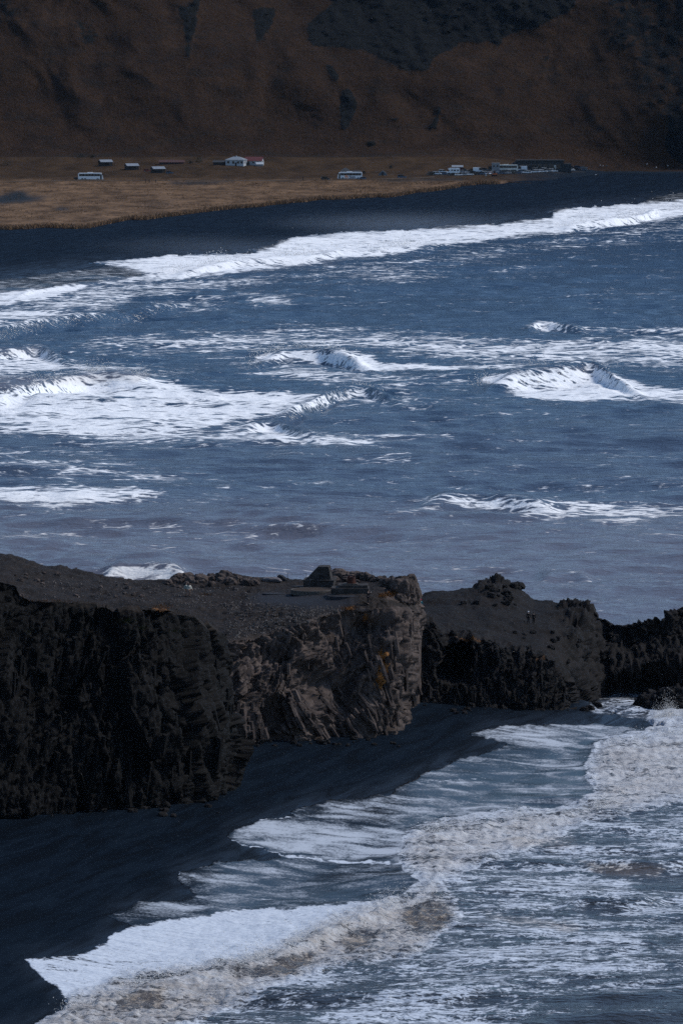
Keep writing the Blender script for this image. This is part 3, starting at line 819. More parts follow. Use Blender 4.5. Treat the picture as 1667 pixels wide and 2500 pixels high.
Z = far_h(X, Y)
Z = np.where(Z > 260, 260 + (Z - 260) * .2, Z)
g = fbm((X + .55 * Z) / 60 + .5 * fbm(X / 60, Z / 40, 0, 3, 71), Z / 95, 0, 4, 70)
gul = np.abs(fbm((X - .5 * Z) / 34 + .6 * fbm(X / 30, Z / 30, 0, 2, 77), Z / 90, 5, 3, 72))
Yd = Y - (13 * g + 3.0 * gul) * sstep(4, 60, u)[:, None]
Yd = Yd + 34 * np.exp(-((X + 20) / 75) ** 2) * sstep(60, 120, u)[:, None] - 40 * sstep(120, 230, X) * sstep(5, 60, u)[:, None]
rk = ROCK.at(*project(X, Yd, Z))
rk = np.clip(rk + .35 * fbm(X / 5, Z / 5, 0, 4, 73) * (rk > .02) * (rk < .98), 0, 1)
f1, f2, cid = worley(X / 4.5, Yd / 8, Z / 6, 74, .8)
Yd = Yd - rk * (.6 + 2.2 * cid + 1.6 * fbm(X / 4, Yd / 4, Z / 4, 4, 75))
Yd = Yd - .7 * fbm(X / 8, Y / 8, Z / 8, 4, 76) * sstep(2, 20, u)[:, None]
tr = TRACK.at(*project(X, Yd, Z))
mount_P = np.stack([X, Yd, Z], -1)
def mountain_material():
    t = NT('brown_mountain_slope')
    p = t.pos(); n = t.noise(p, .05, 8, .62, .5); n2 = t.noise(t.pos((1, 1, .25)), .35, 6, .66); n3 = t.noise(t.pos((.6, 1, .2)), .12, 6, .6, .3)
    c = t.mix(t.remap(n, .36, .66), (.0165, .0085, .0050), (.036, .0192, .0108))
    c = t.mix(t.remap(n2, .5, .72, 0, .6), c, (.011, .0085, .007))
    c = t.mix(t.remap(n3, .52, .66, 0, .7), c, (.013, .0105, .0095))
    n5 = t.noise(t.pos((1, 1, .5)), 1.1, 4, .7)
    c = t.mix(t.remap(n5, .54, .70, 0, .8), c, (.050, .031, .019)); c = t.mix(t.remap(n5, .46, .32, 0, .8), c, (.008, .0058, .0045))
    r = t.mix(t.remap(n2, .35, .65), (.0028, .0042, .0055), (.0068, .0082, .0090))
    rk_ = t.remap(t.math('ADD', t.attr('rock'), t.math('MULTIPLY', t.math('SUBTRACT', n2, .5), 1.0)), .40, .62)
    c = t.mix(rk_, c, r)
    c = t.mix(t.attr('track'), c, (.016, .014, .012))
    return t.set(color=c, rough=.95, spec=.1, normal=t.bump(t.math('ADD', n2, n), .8, 1.2))
mountain = obj('mountain', grid_mesh('mountain', mount_P, dict(rock=rk, track=tr)), mountain_material(), kind='structure', label='steep brown mountain slope with dark rock outcrops')

def bvh_of(o):
    me = o.data
    n = len(me.vertices); co = np.empty(n * 3, np.float32); me.vertices.foreach_get('co', co)
    f = np.empty(len(me.polygons) * 4, np.int32); me.polygons.foreach_get('vertices', f)
    return BVHTree.FromPolygons(co.reshape(-1, 3).tolist(), f.reshape(-1, 4).tolist())
FAR_BVH = [bvh_of(plain), bvh_of(far_sand), bvh_of(mountain)]

def cast(px, py, trees):
    dx, dy, dz = ray(px, py)
    best = None
    for b in trees:
        h = b.ray_cast(Vector((0, 0, CAM_H)), Vector((float(dx), float(dy), float(dz))).normalized())
        if h[0] is not None and (best is None or h[3] < best[3]): best = h
    return best
def far_hit(px, py):
    h = cast(px, py, FAR_BVH)
    return h[0]
def drop(x, y, trees):
    best = None
    for b in trees:
        h = b.ray_cast(Vector((x, y, 500)), Vector((0, 0, -1)))
        if h[0] is not None and (best is None or h[0].z > best): best = h[0].z
    return best

# ================================================================== THE ROCKY HEADLAND BELOW THE CAMERA
def tab(t, x): return np.interp(x, [p[0] for p in t], [p[1] for p in t])

def loft(ctrl, counts):
    """ctrl: list of (X, Y, Z) column arrays; counts: rows between neighbours"""
    out = []
    for i, n in enumerate(counts):
        a = np.stack(ctrl[i], -1); b = np.stack(ctrl[i + 1], -1)
        for k in range(n):
            out.append(a + (b - a) * (k / n))
    out.append(np.stack(ctrl[-1], -1))
    return np.array(out)

def grid_normals(P):
    du = np.gradient(P, axis=1); dv = np.gradient(P, axis=0)
    n = np.cross(du, dv); n /= (np.linalg.norm(n, axis=-1, keepdims=True) + 1e-9)
    return n

def smooth_cols(a, k):
    if k < 1: return a
    p = np.pad(a, (k, k), mode='edge'); c = np.cumsum(np.insert(p, 0, 0)); return (c[2 * k + 1:] - c[:-2 * k - 1]) / (2 * k + 1)

def rock_disp(P, ang, cw=.8, cl=3.4, big=1.5, blk=.9, fine=.14, seed=100, gs=3.1, ga=1.25):
    X, Y, Z = P[..., 0], P[..., 1], P[..., 2]
    wx = .5 * fbm(X / 2.5, Y / 2.5, Z / 2.5, 2, seed + 9)
    xr = (X + wx) * np.cos(ang) + Z * np.sin(ang); zr = -(X + wx) * np.sin(ang) + Z * np.cos(ang)
    f1, f2, cid = worley(xr / cw, Y / (cw * 2.5), zr / cl, seed, .9)
    d = blk * (cid - .5) - .3 * sstep(.16, 0, f2 - f1)
    g1, g2, gid = worley(xr / gs, Y / (gs * 1.3), zr / (gs * 1.8), seed + 5, 1.3)
    d = d + blk * ga * (gid - .5)
    h1, h2, hid = worley(xr / .42, Y / .6, zr / 1.3, seed + 23, .9)
    d = d + blk * .34 * (hid - .5) - .12 * sstep(.14, 0, h2 - h1)
    d = d + big * .7 * fbm(X / 7, Y / 7, Z / 8, 2, seed + 11)
    d = d + .5 * fine * fbm(X / .45, Y / .45, Z / .6, 3, seed + 17) * 2
    return d

def rock_material(name, dark, light, top1, top2, fleck=3.6):
    t = NT(name)
    p = t.pos(); n = t.noise(p, .45, 7, .65, .3); n2 = t.noise(t.pos((1, 1, .35)), 1.8, 5, .65); n3 = t.noise(p, 4.0, 4, .7)
    c = t.mix(t.remap(n, .34, .66), dark, light)
    c = t.mix(t.remap(n2, .5, .7, 0, .65), c, tuple(v * .45 for v in dark))
    g = t.mix(t.remap(n, .36, .64), top1, top2)
    g = t.mix(t.remap(n3, .56, .68, 0, .8), g, tuple(v * fleck for v in top2))
    up = t.n('SeparateXYZ'); t.l(t.n('NewGeometry').outputs['Normal'], up.inputs[0])
    tp = t.math('MULTIPLY', t.attr('top'), t.remap(up.outputs['Z'], .25, .6))
    c = t.mix(tp, c, g)
    c = t.mix(t.attr('pad'), c, (.020, .022, .028))
    li = t.remap(t.math('ADD', t.attr('lichen'), t.math('MULTIPLY', t.math('SUBTRACT', n3, .5), .9)), .35, .65)
    c = t.mix(t.math('MULTIPLY', li, t.remap(t.attr('lichen'), .02, .1)), c, (.26, .115, .036))
    return t.set(color=c, rough=.85, spec=.12, normal=t.bump(t.math('ADD', n2, n3), .7, .12))

BASALT = rock_material('basalt_brown', (.030, .0235, .022), (.112, .086, .075), (.006, .005, .0048), (.020, .0155, .0135))
BASALT_SHADED = rock_material('basalt_shaded', (.0017, .0020, .0026), (.0062, .0057, .0060), (.008, .0064, .0056), (.019, .0145, .012), 1.6)  # darker copy of the basalt: the left cliff's shade is in its colour
BASALT_RIDGE = rock_material('basalt_ridge', (.0045, .0048, .0056), (.018, .0158, .016), (.0038, .0032, .0032), (.0100, .0075, .0068), 1.7)

# ---- the headland with the concrete remains on it
NCOL = 430
x0 = np.linspace(-170, 1028, NCOL)
base_py = tab([(-170, 1850), (300, 1832), (584, 1817), (661, 1806), (732, 1814), (821, 1799), (929, 1805), (996, 1796), (1028, 1790)], x0)
edge_py = tab([(-170, 1600), (300, 1610), (430, 1600), (545, 1570), (620, 1555), (700, 1537), (750, 1516), (829, 1491), (857, 1487), (964, 1484), (1000, 1488), (1028, 1498)], x0)
mid_py = tab([(-170, 1450), (200, 1470), (350, 1470), (545, 1500), (700, 1478), (829, 1456), (920, 1456), (970, 1466), (1010, 1474), (1028, 1494)], x0)
mid_Y = tab([(-170, 715), (545, 722), (829, 722), (930, 719), (1028, 716)], x0)
sky_py = tab([(-170, 1340), (0, 1352), (29, 1352), (82, 1369), (122, 1381), (163, 1386), (229, 1399), (294, 1411), (355, 1416), (412, 1415), (473, 1408), (551, 1402), (640, 1408), (700, 1416), (746, 1416), (830, 1410), (911, 1410), (935, 1408), (975, 1402), (1000, 1402), (1010, 1403), (1015, 1440), (1020, 1462), (1028, 1490)], x0)
sky_Y = tab([(-170, 748), (545, 746), (860, 746), (930, 738), (980, 727), (1028, 722)], x0)
xrt = [(1440, 1028), (1498, 1028), (1530, 1028), (1566, 1023), (1630, 1014), (1701, 1009), (1773, 1000), (1830, 997)]
w = sstep(800, 1028, x0)
rr = np.clip((x0 - 975) / 53, 0, 1); rnd = 7 * (1 - np.sqrt(np.maximum(0, 1 - rr ** 2)))
bx_, by_, bz_ = near_hit(x0, base_py)
by_ = smooth_cols(np.asarray(by_), 10)
rows = []
for k, f in enumerate(np.linspace(0, 1, 8)):
    pyk = base_py + (edge_py - base_py) * f
    pxk = x0 + (np.interp(pyk, [p[0] for p in xrt], [p[1] for p in xrt]) - 1028) * w
    Yk = by_ + 3.2 * f ** 1.5 + rnd + 1.2 * math.sin(f * 3.1) * np.sin(x0 / 60)
    rows.append(at_y(pxk, pyk, Yk))
bot = (rows[0][0], rows[0][1], rows[0][2] * 0 - 1.5)
mid = at_y(x0, mid_py, np.maximum(mid_Y, rows[-1][1] + 3))
skyr = at_y(x0, sky_py, np.maximum(sky_Y, mid[1] + 2))
back1 = (skyr[0], skyr[1] + 5, skyr[2] - 2.5)
back2 = (skyr[0], skyr[1] + 18, skyr[2] * 0 - 4)
ctrl = [bot] + rows + [mid, skyr, back1, back2]
# turn the corner on the right and run the side wall back
def add_side(ctrl, n, depth, topk):
    out = []
    sx, sy, sz = [np.asarray(ctrl[topk + 2][i])[-1] for i in range(3)]
    for k, c in enumerate(ctrl):
        c = [np.asarray(v) for v in c]
        ext = []
        for s in np.linspace(0, 1, n + 1)[1:]:
            x, y, z = c[0][-1], c[1][-1], c[2][-1]
            if k <= topk:
                zt = z + (sz - z) * s * (k / topk)
                ext.append((x - 1.0 * s, y + depth * s, zt))
            elif k <= topk + 2:
                f = (k - topk) / 2
                ex, ey, ez = out[topk][0][len(c[0]) + len(ext)], out[topk][1][len(c[0]) + len(ext)], out[topk][2][len(c[0]) + len(ext)]
                ext.append((ex - .3 * f, max(ey, sy) + .2 * f, ez))
            else:
                ext.append((x, max(y, c[1][-1]) + depth * s * .6, z))
        e = np.array(ext)
        out.append([np.concatenate([c[i], e[:, i]]) for i in range(3)])
    return out
ctrl = add_side(ctrl, 40, 30, 8)
P = loft(ctrl, [4] + [18] * 7 + [46, 34, 6, 6])
cnt = np.cumsum([4] + [18] * 7 + [46, 34, 6, 6])
R = P.shape[0]; ri = np.arange(R)
face_w = sstep(1, 5, ri) * (1 - sstep(cnt[7] - 4, cnt[7] + 5, ri))
N = grid_normals(P)
N = np.where((N[..., 1:2] > 0) & (face_w[:, None, None] > .5) & (np.arange(P.shape[1]) < NCOL - 20)[None, :, None], -N, N)
N = np.where((N[..., 2:3] < 0) & (face_w[:, None, None] < .5), -N, N)
ppx, ppy = project(P[..., 0], P[..., 1], P[..., 2])
ang = np.radians(4 + 34 * np.exp(-((ppx - 790) / 130) ** 2 - ((ppy - 1740) / 70) ** 2) + 22 * np.exp(-((ppx - 880) / 90) ** 2 - ((ppy - 1690) / 80) ** 2) - 38 * np.exp(-((ppx - 600) / 80) ** 2 - ((ppy - 1640) / 90) ** 2) - 20 * np.exp(-((ppx - 720) / 60) ** 2 - ((ppy - 1580) / 40) ** 2))
d = rock_disp(P, ang, .85, 3.2, 1.5, .95, .16, 100)
hollow = Map()
for pl in ([(690, 1650), (740, 1610), (800, 1620), (830, 1670), (770, 1710), (700, 1700)], [(660, 1600), (700, 1580), (730, 1610), (690, 1640)], [(640, 1720), (690, 1700), (700, 1760), (650, 1790)], [(850, 1525), (930, 1515), (960, 1540), (880, 1550)], [(820, 1680), (860, 1670), (850, 1740), (825, 1730)]):
    hollow.add(pl, 1, 10)
hol = hollow.at(ppx, ppy)
top_d = .28 * fbm(P[..., 0] / 2.2, P[..., 1] / 2.2, 0, 4, 130) + .10 * fbm(P[..., 0] / .5, P[..., 1] / .6, 0, 3, 133)
PAD = Map().add([(600, 1457), (640, 1449), (720, 1450), (800, 1458), (880, 1460), (860, 1476), (820, 1487), (720, 1483), (640, 1474)], 1, 7)
kf1, kf2, kid = worley(P[..., 0] / .8, P[..., 1] / 1.0, P[..., 2] / 2, 140)
top_d = top_d + .30 * (kid - .4) * sstep(.3, .7, vnoise(P[..., 0] / 4, P[..., 1] / 5, 0, 141))
pad = PAD.at(ppx, ppy) * (1 - face_w)[:, None]
crag = sstep(922, 950, ppx) * (ppx < 1060) * (ppy < 1478) * (ri > cnt[8] - 8)[:, None]
top_d = top_d * (1 - .85 * pad) + crag * (.7 * d)
disp = face_w[:, None] * (d - 2.2 * hol) + (1 - face_w[:, None]) * top_d
Pd = P + N * disp[..., None]
LICH = Map().add([(918, 1652), (924, 1605), (933, 1580), (946, 1598), (950, 1640), (942, 1662), (926, 1690), (913, 1668)], 1.0, 4)
for pl in ([(890, 1497), (905, 1495), (905, 1520), (893, 1520)], [(835, 1483), (860, 1478), (875, 1483), (850, 1490)], [(945, 1446), (960, 1450), (955, 1456), (940, 1454)], [(925, 1449), (940, 1452), (932, 1460), (922, 1458)], [(500, 1452), (520, 1448), (530, 1453)]):
    LICH.add(pl, .75, 4)
lich = LICH.at(ppx, ppy)
headland = obj('headland', grid_mesh('headland', Pd, dict(top=(1 - face_w)[:, None] * (1 - .7 * crag) + 0 * ppx, pad=pad, lichen=lich), smooth=False), BASALT, kind='structure', label='brown basalt headland with gravel top above the black beach')
HEAD_FACE = (Pd, N, ang, face_w, ppx, ppy)

# ---- the dark cliff on the left
NC2 = 300
x0 = np.linspace(-230, 545, NC2)
base_py = tab([(-230, 2010), (0, 1995), (250, 1982), (449, 1969), (502, 1945), (545, 1934)], x0)
top_py = tab([(-230, 1412), (0, 1418), (20, 1422), (45, 1428), (53, 1452), (86, 1464), (131, 1467), (212, 1471), (261, 1474), (282, 1487), (351, 1484), (380, 1476), (420, 1481), (429, 1491), (474, 1507), (490, 1524), (522, 1531), (535, 1546), (545, 1575)], x0)
xrt = [(1520, 543), (1573, 543), (1650, 545), (1728, 571), (1781, 586), (1822, 582), (1867, 576), (1911, 560), (1934, 551), (1990, 545)]
w = sstep(330, 545, x0)
rr = np.clip((x0 - 470) / 75, 0, 1); rnd = 8 * (1 - np.sqrt(np.maximum(0, 1 - rr ** 2)))
bx_, by_, bz_ = near_hit(x0, base_py); by_ = smooth_cols(np.asarray(by_), 12)
rows = []
for f in np.linspace(0, 1, 9):
    pyk = base_py + (top_py - base_py) * f
    pxk = x0 + (np.interp(pyk, [p[0] for p in xrt], [p[1] for p in xrt]) - 545) * w
    Yk = by_ + 6.5 * f ** 1.3 + rnd + 1.6 * np.sin(x0 / 70) * math.sin(3.1 * f)
    rows.append(at_y(pxk, pyk, Yk))
bot = (rows[0][0], rows[0][1], rows[0][2] * 0 - 1.5)
b1 = (rows[-1][0], rows[-1][1] + 5, rows[-1][2] - 1.2)
b2 = (rows[-1][0] - 1, rows[-1][1] + 14, rows[-1][2] - 7)
b3 = (rows[-1][0] - 2, rows[-1][1] + 30, rows[-1][2] * 0 + 5)
ctrl = add_side([bot] + rows + [b1, b2, b3], 40, 24, 9)
counts = [4] + [22] * 8 + [8, 8, 6]; cnt = np.cumsum(counts)
P = loft(ctrl, counts); ri = np.arange(P.shape[0])
face_w = sstep(1, 5, ri) * (1 - .6 * sstep(cnt[8] - 3, cnt[8] + 4, ri))
N = grid_normals(P)
N = np.where((N[..., 1:2] > 0) & (ri < cnt[8] - 2)[:, None, None] & (np.arange(P.shape[1]) < NC2 - 20)[None, :, None], -N, N)
N = np.where((N[..., 2:3] < 0) & (ri >= cnt[8] - 2)[:, None, None], -N, N)
ppx, ppy = project(P[..., 0], P[..., 1], P[..., 2])
ang = np.radians(8 * np.sin(P[..., 0] / 4) - 6)
edge_fade = 1 - .55 * np.exp(-((ri - cnt[8]) / 5.0) ** 2)
d = rock_disp(P, ang, 1.3, 4.2, 2.4, .95, .2, 200, 5.5, 2.6) * face_w[:, None] * edge_fade[:, None]
Pd = P + N * d[..., None]
LI2 = Map().add([(372, 1478), (385, 1472), (425, 1480), (420, 1488), (380, 1486)], .55, 4).add([(80, 1462), (160, 1464), (150, 1472), (90, 1470)], .45, 4)
left_cliff = obj('left_cliff', grid_mesh('left_cliff', Pd, dict(top=(ri > cnt[8] - 6)[:, None] + 0 * ppx, pad=0 * ppx, lichen=LI2.at(ppx, ppy)), smooth=False), BASALT_SHADED, kind='structure', label='basalt cliff with painted shade rising from the beach')
LEFT_FACE = (Pd, N, ang, face_w, ppx, ppy)

# ---- the low ridge behind, with its cave
NC3 = 330
x0 = np.linspace(955, 1860, NC3)
base_py = tab([(955, 1712), (1013, 1716), (1094, 1718), (1170, 1725), (1255, 1733), (1306, 1737), (1400, 1733), (1425, 1722), (1450, 1700), (1480, 1690), (1560, 1684), (1700, 1682), (1860, 1682)], x0)
edge_py = tab([(955, 1500), (1034, 1520), (1085, 1546), (1191, 1571), (1277, 1593), (1340, 1612), (1370, 1638), (1395, 1676), (1415, 1690), (1440, 1682), (1480, 1655), (1520, 1632), (1600, 1612), (1860, 1600)], x0)
sky_py = tab([(955, 1460), (1017, 1454), (1055, 1442), (1115, 1437), (1145, 1427), (1170, 1418), (1204, 1415), (1238, 1418), (1264, 1437), (1302, 1463), (1340, 1467), (1379, 1468), (1396, 1468), (1426, 1467), (1447, 1484), (1464, 1503), (1489, 1516), (1517, 1524), (1545, 1520), (1570, 1514), (1609, 1512), (1638, 1497), (1667, 1478), (1760, 1440), (1860, 1420)], x0)
mid_py = tab([(955, 1490), (1034, 1492), (1100, 1490), (1200, 1500), (1290, 1520), (1340, 1530), (1400, 1560), (1500, 1572), (1600, 1555), (1860, 1540)], x0)
bx_, by_, bz_ = near_hit(x0, base_py)
_, yz, _ = at_z(x0, base_py, 0.0)
by_ = np.where(x0 < 1410, by_, np.where(x0 < 1450, by_ + (yz + 4 - by_) * (x0 - 1410) / 40, yz + 4)); by_ = smooth_cols(by_, 16)
recess = sstep(1390, 1520, x0)
rows = []
for f in np.linspace(0, 1, 6):
    rows.append(at_y(x0, base_py + (edge_py - base_py) * f, by_ + (1 - recess) * 5.5 * f ** 1.2 - recess * 3.5 * f))
bot = (rows[0][0], rows[0][1] + 0, rows[0][2] * 0 - 3)
mid = at_y(x0, mid_py, np.maximum(rows[-1][1] + 8, 778))
skyr = at_y(x0, sky_py, 800 + 6 * np.sin(x0 / 90))
b1 = (skyr[0], skyr[1] + 8, skyr[2] - 4); b2 = (skyr[0], skyr[1] + 22, skyr[2] * 0 - 5)
counts = [3] + [22] * 5 + [30, 34, 6, 5]; cnt = np.cumsum(counts)
P = loft([bot] + rows + [mid, skyr, b1, b2], counts); ri = np.arange(P.shape[0])
ppx, ppy = project(P[..., 0], P[..., 1], P[..., 2])
face_w = sstep(1, 4, ri) * (1 - sstep(cnt[5] - 3, cnt[5] + 10, ri))
N = grid_normals(P); N = np.where((N[..., 1:2] > 0) & (ri < cnt[5])[:, None, None], -N, N); N = np.where((N[..., 2:3] < 0) & (ri >= cnt[5])[:, None, None], -N, N)
d = rock_disp(P, np.radians(10 * np.sin(P[..., 0] / 5)), .8, 2.8, 1.3, .9, .16, 300)
cave = sstep(1.15, .7, np.sqrt(((ppx - 1108) / 44) ** 2 + ((ppy - 1622) / 46) ** 2 + .25 * ((ppx - 1108) / 44) * ((ppy - 1622) / 46)) + .45 * fbm(ppx / 30, ppy / 30, 0, 3, 360))
kf1, kf2, kid = worley(P[..., 0] / .9 + P[..., 2] * .5, P[..., 1] / 1.6, P[..., 2] / .8, 340)
rough_top = .35 * (kid - .5) * sstep(.3, .65, vnoise(P[..., 0] / 5, P[..., 1] / 6, 0, 341) + .4 * (ppx > 1330)) + .75 * fbm(P[..., 0] / 3, P[..., 1] / 4, 0, 4, 310) + .12 * fbm(P[..., 0] / .6, P[..., 1] / .8, 0, 3, 312)
craggy = np.clip(np.exp(-((ppx - 1200) / 60) ** 2) + np.exp(-((ppx - 1420) / 40) ** 2) + sstep(1330, 1420, ppx), 0, 1) * np.maximum(sstep(cnt[6], cnt[7], ri)[:, None], sstep(1340, 1400, ppx) * sstep(cnt[5], cnt[5] + 8, ri)[:, None])
disp = face_w[:, None] * d + (1 - face_w[:, None]) * (rough_top * (.55 + .65 * craggy) + .75 * d * craggy)
Pd = P + N * disp[..., None]
Pd[..., 1] += 7.0 * cave * face_w[:, None]
LI3 = Map().add([(1080, 1550), (1130, 1556), (1190, 1572), (1170, 1578), (1100, 1562)], .5, 4).add([(1280, 1605), (1330, 1612), (1320, 1625), (1290, 1620)], .45, 4)
ridge = obj('rock_ridge', grid_mesh('rock_ridge', Pd, dict(top=(1 - face_w)[:, None] * (1 - .8 * craggy), pad=0 * ppx, lichen=LI3.at(ppx, ppy)), smooth=False), BASALT_RIDGE, kind='structure', label='dark low rock ridge with a cave behind the headland')
RIDGE_FACE = (Pd, N, 0 * ppx, face_w, ppx, ppy)
NEAR_BVH = [bvh_of(headland), bvh_of(left_cliff), bvh_of(ridge), bvh_of(near_sand)]
TOP_BVH = [NEAR_BVH[0]]

# ---- basalt columns standing proud of the faces, each a piece of its cliff
def column_mesh(seed):
    r = random.Random(seed); bm = bmesh.new(); n = r.choice((5, 6, 6))
    rad = [.5 * r.uniform(.8, 1.15) for _ in range(n)]
    lo, hi = [], []
    for k in range(n):
        t = 2 * math.pi * k / n + r.uniform(-.15, .15)
        lo.append(bm.verts.new((rad[k] * math.cos(t), rad[k] * math.sin(t), -.5 + r.uniform(-.04, .04))))
        hi.append(bm.verts.new((rad[k] * .9 * math.cos(t), rad[k] * .9 * math.sin(t), .5 + r.uniform(-.07, .07))))
    for k in range(n):
        bm.faces.new((lo[k], lo[(k + 1) % n], hi[(k + 1) % n], hi[k]))
    bm.faces.new(hi); bm.faces.new(lo[::-1])
    me = bm_mesh('basalt_column', bm)
    return me
def with_mat(me, m):
    me = me.copy(); me.materials.clear(); me.materials.append(m)
    for nme, v in (('top', 0), ('pad', 0), ('lichen', 0)):
        a = me.attributes.new(nme, 'FLOAT', 'POINT'); a.data.foreach_set('value', np.full(len(me.vertices), v, np.float32))
    return me
COLS = [column_mesh(s) for s in range(7)]
def scatter_columns(face, parent, matl, n, region, seed, rlo=.20, rhi=.42, llo=1.1, lhi=3.6):
    Pd, N, ang, fw, ppx, ppy = face
    ms = [with_mat(c, matl) for c in COLS]
    mask = poly_in_pts(region, ppx, ppy) & (fw > .9)[:, None]
    idx = np.argwhere(mask); r = random.Random(seed)
    got = 0
    if len(idx) == 0: return
    for _ in range(n):
        i, j = idx[r.randrange(len(idx))]
        p = Pd[i, j]; nn = N[i, j]; a = float(np.broadcast_to(ang, ppx.shape)[i, j]) + r.gauss(0, .10)
        ax = Vector((math.sin(-a), -.10 + r.gauss(0, .05), math.cos(a))).normalized()
        z = ax; x = z.cross(Vector((0, -1, 0))).normalized(); y = z.cross(x)
        o = bpy.data.objects.new('basalt_column', r.choice(ms)); COL.objects.link(o); o.parent = parent
        M = Matrix((x, y, z)).transposed().to_4x4() @ Matrix.Rotation(r.uniform(0, 6.28), 4, 'Z')
        rad = r.uniform(rlo, rhi); ln = r.uniform(llo, lhi)
        o.matrix_world = Matrix.Translation(Vector(p) - Vector(nn) * rad * r.uniform(.0, .55)) @ M @ Matrix.Diagonal((rad * 2, rad * 2, ln, 1))
def poly_in_pts(pts, X, Y):
    ins = np.zeros(X.shape, bool); n = len(pts)
    for k in range(n):
        xa, ya = pts[k]; xb, yb = pts[(k + 1) % n]
        if ya == yb: continue
        ins ^= ((ya > Y) != (yb > Y)) & (X < (xb - xa) * (Y - ya) / (yb - ya) + xa)
    return ins
scatter_columns(HEAD_FACE, headland, BASALT, 95, [(880, 1540), (1020, 1520), (1010, 1700), (900, 1690)], 1)
scatter_columns(HEAD_FACE, headland, BASALT, 95, [(680, 1700), (800, 1690), (960, 1690), (995, 1780), (820, 1790), (690, 1770)], 2)
scatter_columns(HEAD_FACE, headland, BASALT, 80, [(555, 1590), (700, 1555), (840, 1520), (860, 1620), (700, 1660), (580, 1700)], 3, .2, .36, .8, 2.2)
scatter_columns(HEAD_FACE, headland, BASALT, 28, [(580, 1700), (680, 1680), (680, 1790), (590, 1800)], 4, .25, .45, .8, 1.8)
scatter_columns(LEFT_FACE, left_cliff, BASALT_SHADED, 110, [(0, 1560), (540, 1580), (575, 1900), (200, 1950), (0, 1950)], 5, .25, .5, 1.2, 4.0)
scatter_columns(RIDGE_FACE, ridge, BASALT_RIDGE, 120, [(1020, 1640), (1150, 1690), (1160, 1600), (1340, 1630), (1400, 1720), (1100, 1712), (1020, 1712)], 6, .18, .36, .9, 2.6)

# ---- boulders
def boulder_mesh(seed, sub=3, blocky=.5):
    bm = bmesh.new(); bmesh.ops.create_icosphere(bm, subdivisions=sub, radius=1.0)
    co = np.array([v.co[:] for v in bm.verts])
    f1, f2, cid = worley(co[:, 0] * 1.3 + seed * 7.1, co[:, 1] * 1.3 + 3, co[:, 2] * 1.3 + 5, seed + 400)
    dd = 1 + .30 * (cid - .5) * blocky * 2 + .25 * fbm(co[:, 0] * 1.5 + seed * 3, co[:, 1] * 1.5, co[:, 2] * 1.5, 3, 410 + seed) - .12 * sstep(.15, 0, f2 - f1)
    mx = np.abs(co).max(axis=1, keepdims=True)
    co2 = co * (1 - .28) + co / mx * .28 * .85
    co2 = co2 * dd[:, None]
    for v, c in zip(bm.verts, co2): v.co = Vector(c)
    return bm_mesh('boulder', bm)
def put_boulder(px, py, rad, parent, matl, var, r, sx=1.0, sz=.75, trees=None, sink=.35, name='boulder'):
    h = cast(px, py, trees or TOP_BVH)
    if h is None: return None
    o = bpy.data.objects.new(name, var); COL.objects.link(o)
    if parent is not None: o.parent = parent
    o.location = h[0] + Vector((0, rad * .4, rad * sz * (1 - 2 * sink)))
    o.scale = (rad * sx * r.uniform(.85, 1.2), rad * r.uniform(.8, 1.1), rad * sz * r.uniform(.85, 1.15))
    o.rotation_euler = (r.uniform(-.25, .25), r.uniform(-.25, .25), r.uniform(0, 6.28) if sz < 1.2 else r.uniform(-.2, .2))
    return o
BOULD = [with_mat(boulder_mesh(s, 3), BASALT) for s in range(6)]
BOULD_D = [with_mat(boulder_mesh(s + 10, 3), BASALT_RIDGE) for s in range(4)]
r = random.Random(11)
for k in range(70):
    px = r.uniform(405, 650); t_ = (px - 405) / 245
    sk = float(np.interp(px, [405, 473, 551, 600, 650], [1416, 1409, 1403, 1408, 1416]))
    put_boulder(px, sk + 3 + abs(r.gauss(0, 10)), r.uniform(.3, .95), headland, BASALT, r.choice(BOULD), r)
for px, py, rad in [(826, 1412, 1.25), (845, 1411, 1.0), (836, 1404, 1.0), (862, 1412, 1.1), (880, 1414, 1.0), (895, 1415, .9), (908, 1416, .7), (850, 1420, .8), (818, 1420, .7), (870, 1424, .5), (912, 1420, .5), (925, 1416, .6)]:
    put_boulder(px, py, rad, headland, BASALT, r.choice(BOULD), r)
for px, py, rad, sz in [(1000, 1452, .85, 1.75), (1003, 1420, .75, .9), (985, 1450, 1.0, 1.5), (968, 1440, 1.1, 1.0), (950, 1430, .9, .8), (1006, 1470, .7, 1.2), (938, 1424, .7, .7), (975, 1466, .8, .8), (995, 1476, .6, .7)]:
    put_boulder(px, py, rad, headland, BASALT, r.choice(BOULD), r, sz=sz, sink=.3)
for px, py, rad in [(1455, 1728, .8), (1470, 1732, .6), (1485, 1722, .9), (1500, 1730, .7), (1512, 1733, .5), (1440, 1733, .7), (1425, 1736, .6), (1495, 1712, .5), (1525, 1722, .35)]:
    put_boulder(px, py, rad, ridge, BASALT_RIDGE, r.choice(BOULD_D), r, trees=NEAR_BVH)
for k in range(22):
    px = r.gauss(1215, 45); put_boulder(px, r.uniform(1428, 1480), r.uniform(.3, .8), ridge, BASALT_RIDGE, r.choice(BOULD_D), r, trees=[NEAR_BVH[2]])
for k in range(40):
    px = r.uniform(1040, 1520); put_boulder(px, r.uniform(1535, 1620), r.uniform(.2, .6), ridge, BASALT_RIDGE, r.choice(BOULD_D), r, trees=[NEAR_BVH[2]])
for k in range(26):
    px = r.uniform(30, 360); put_boulder(px, r.uniform(1395, 1460), r.uniform(.2, .5), headland, BASALT, r.choice(BOULD), r)

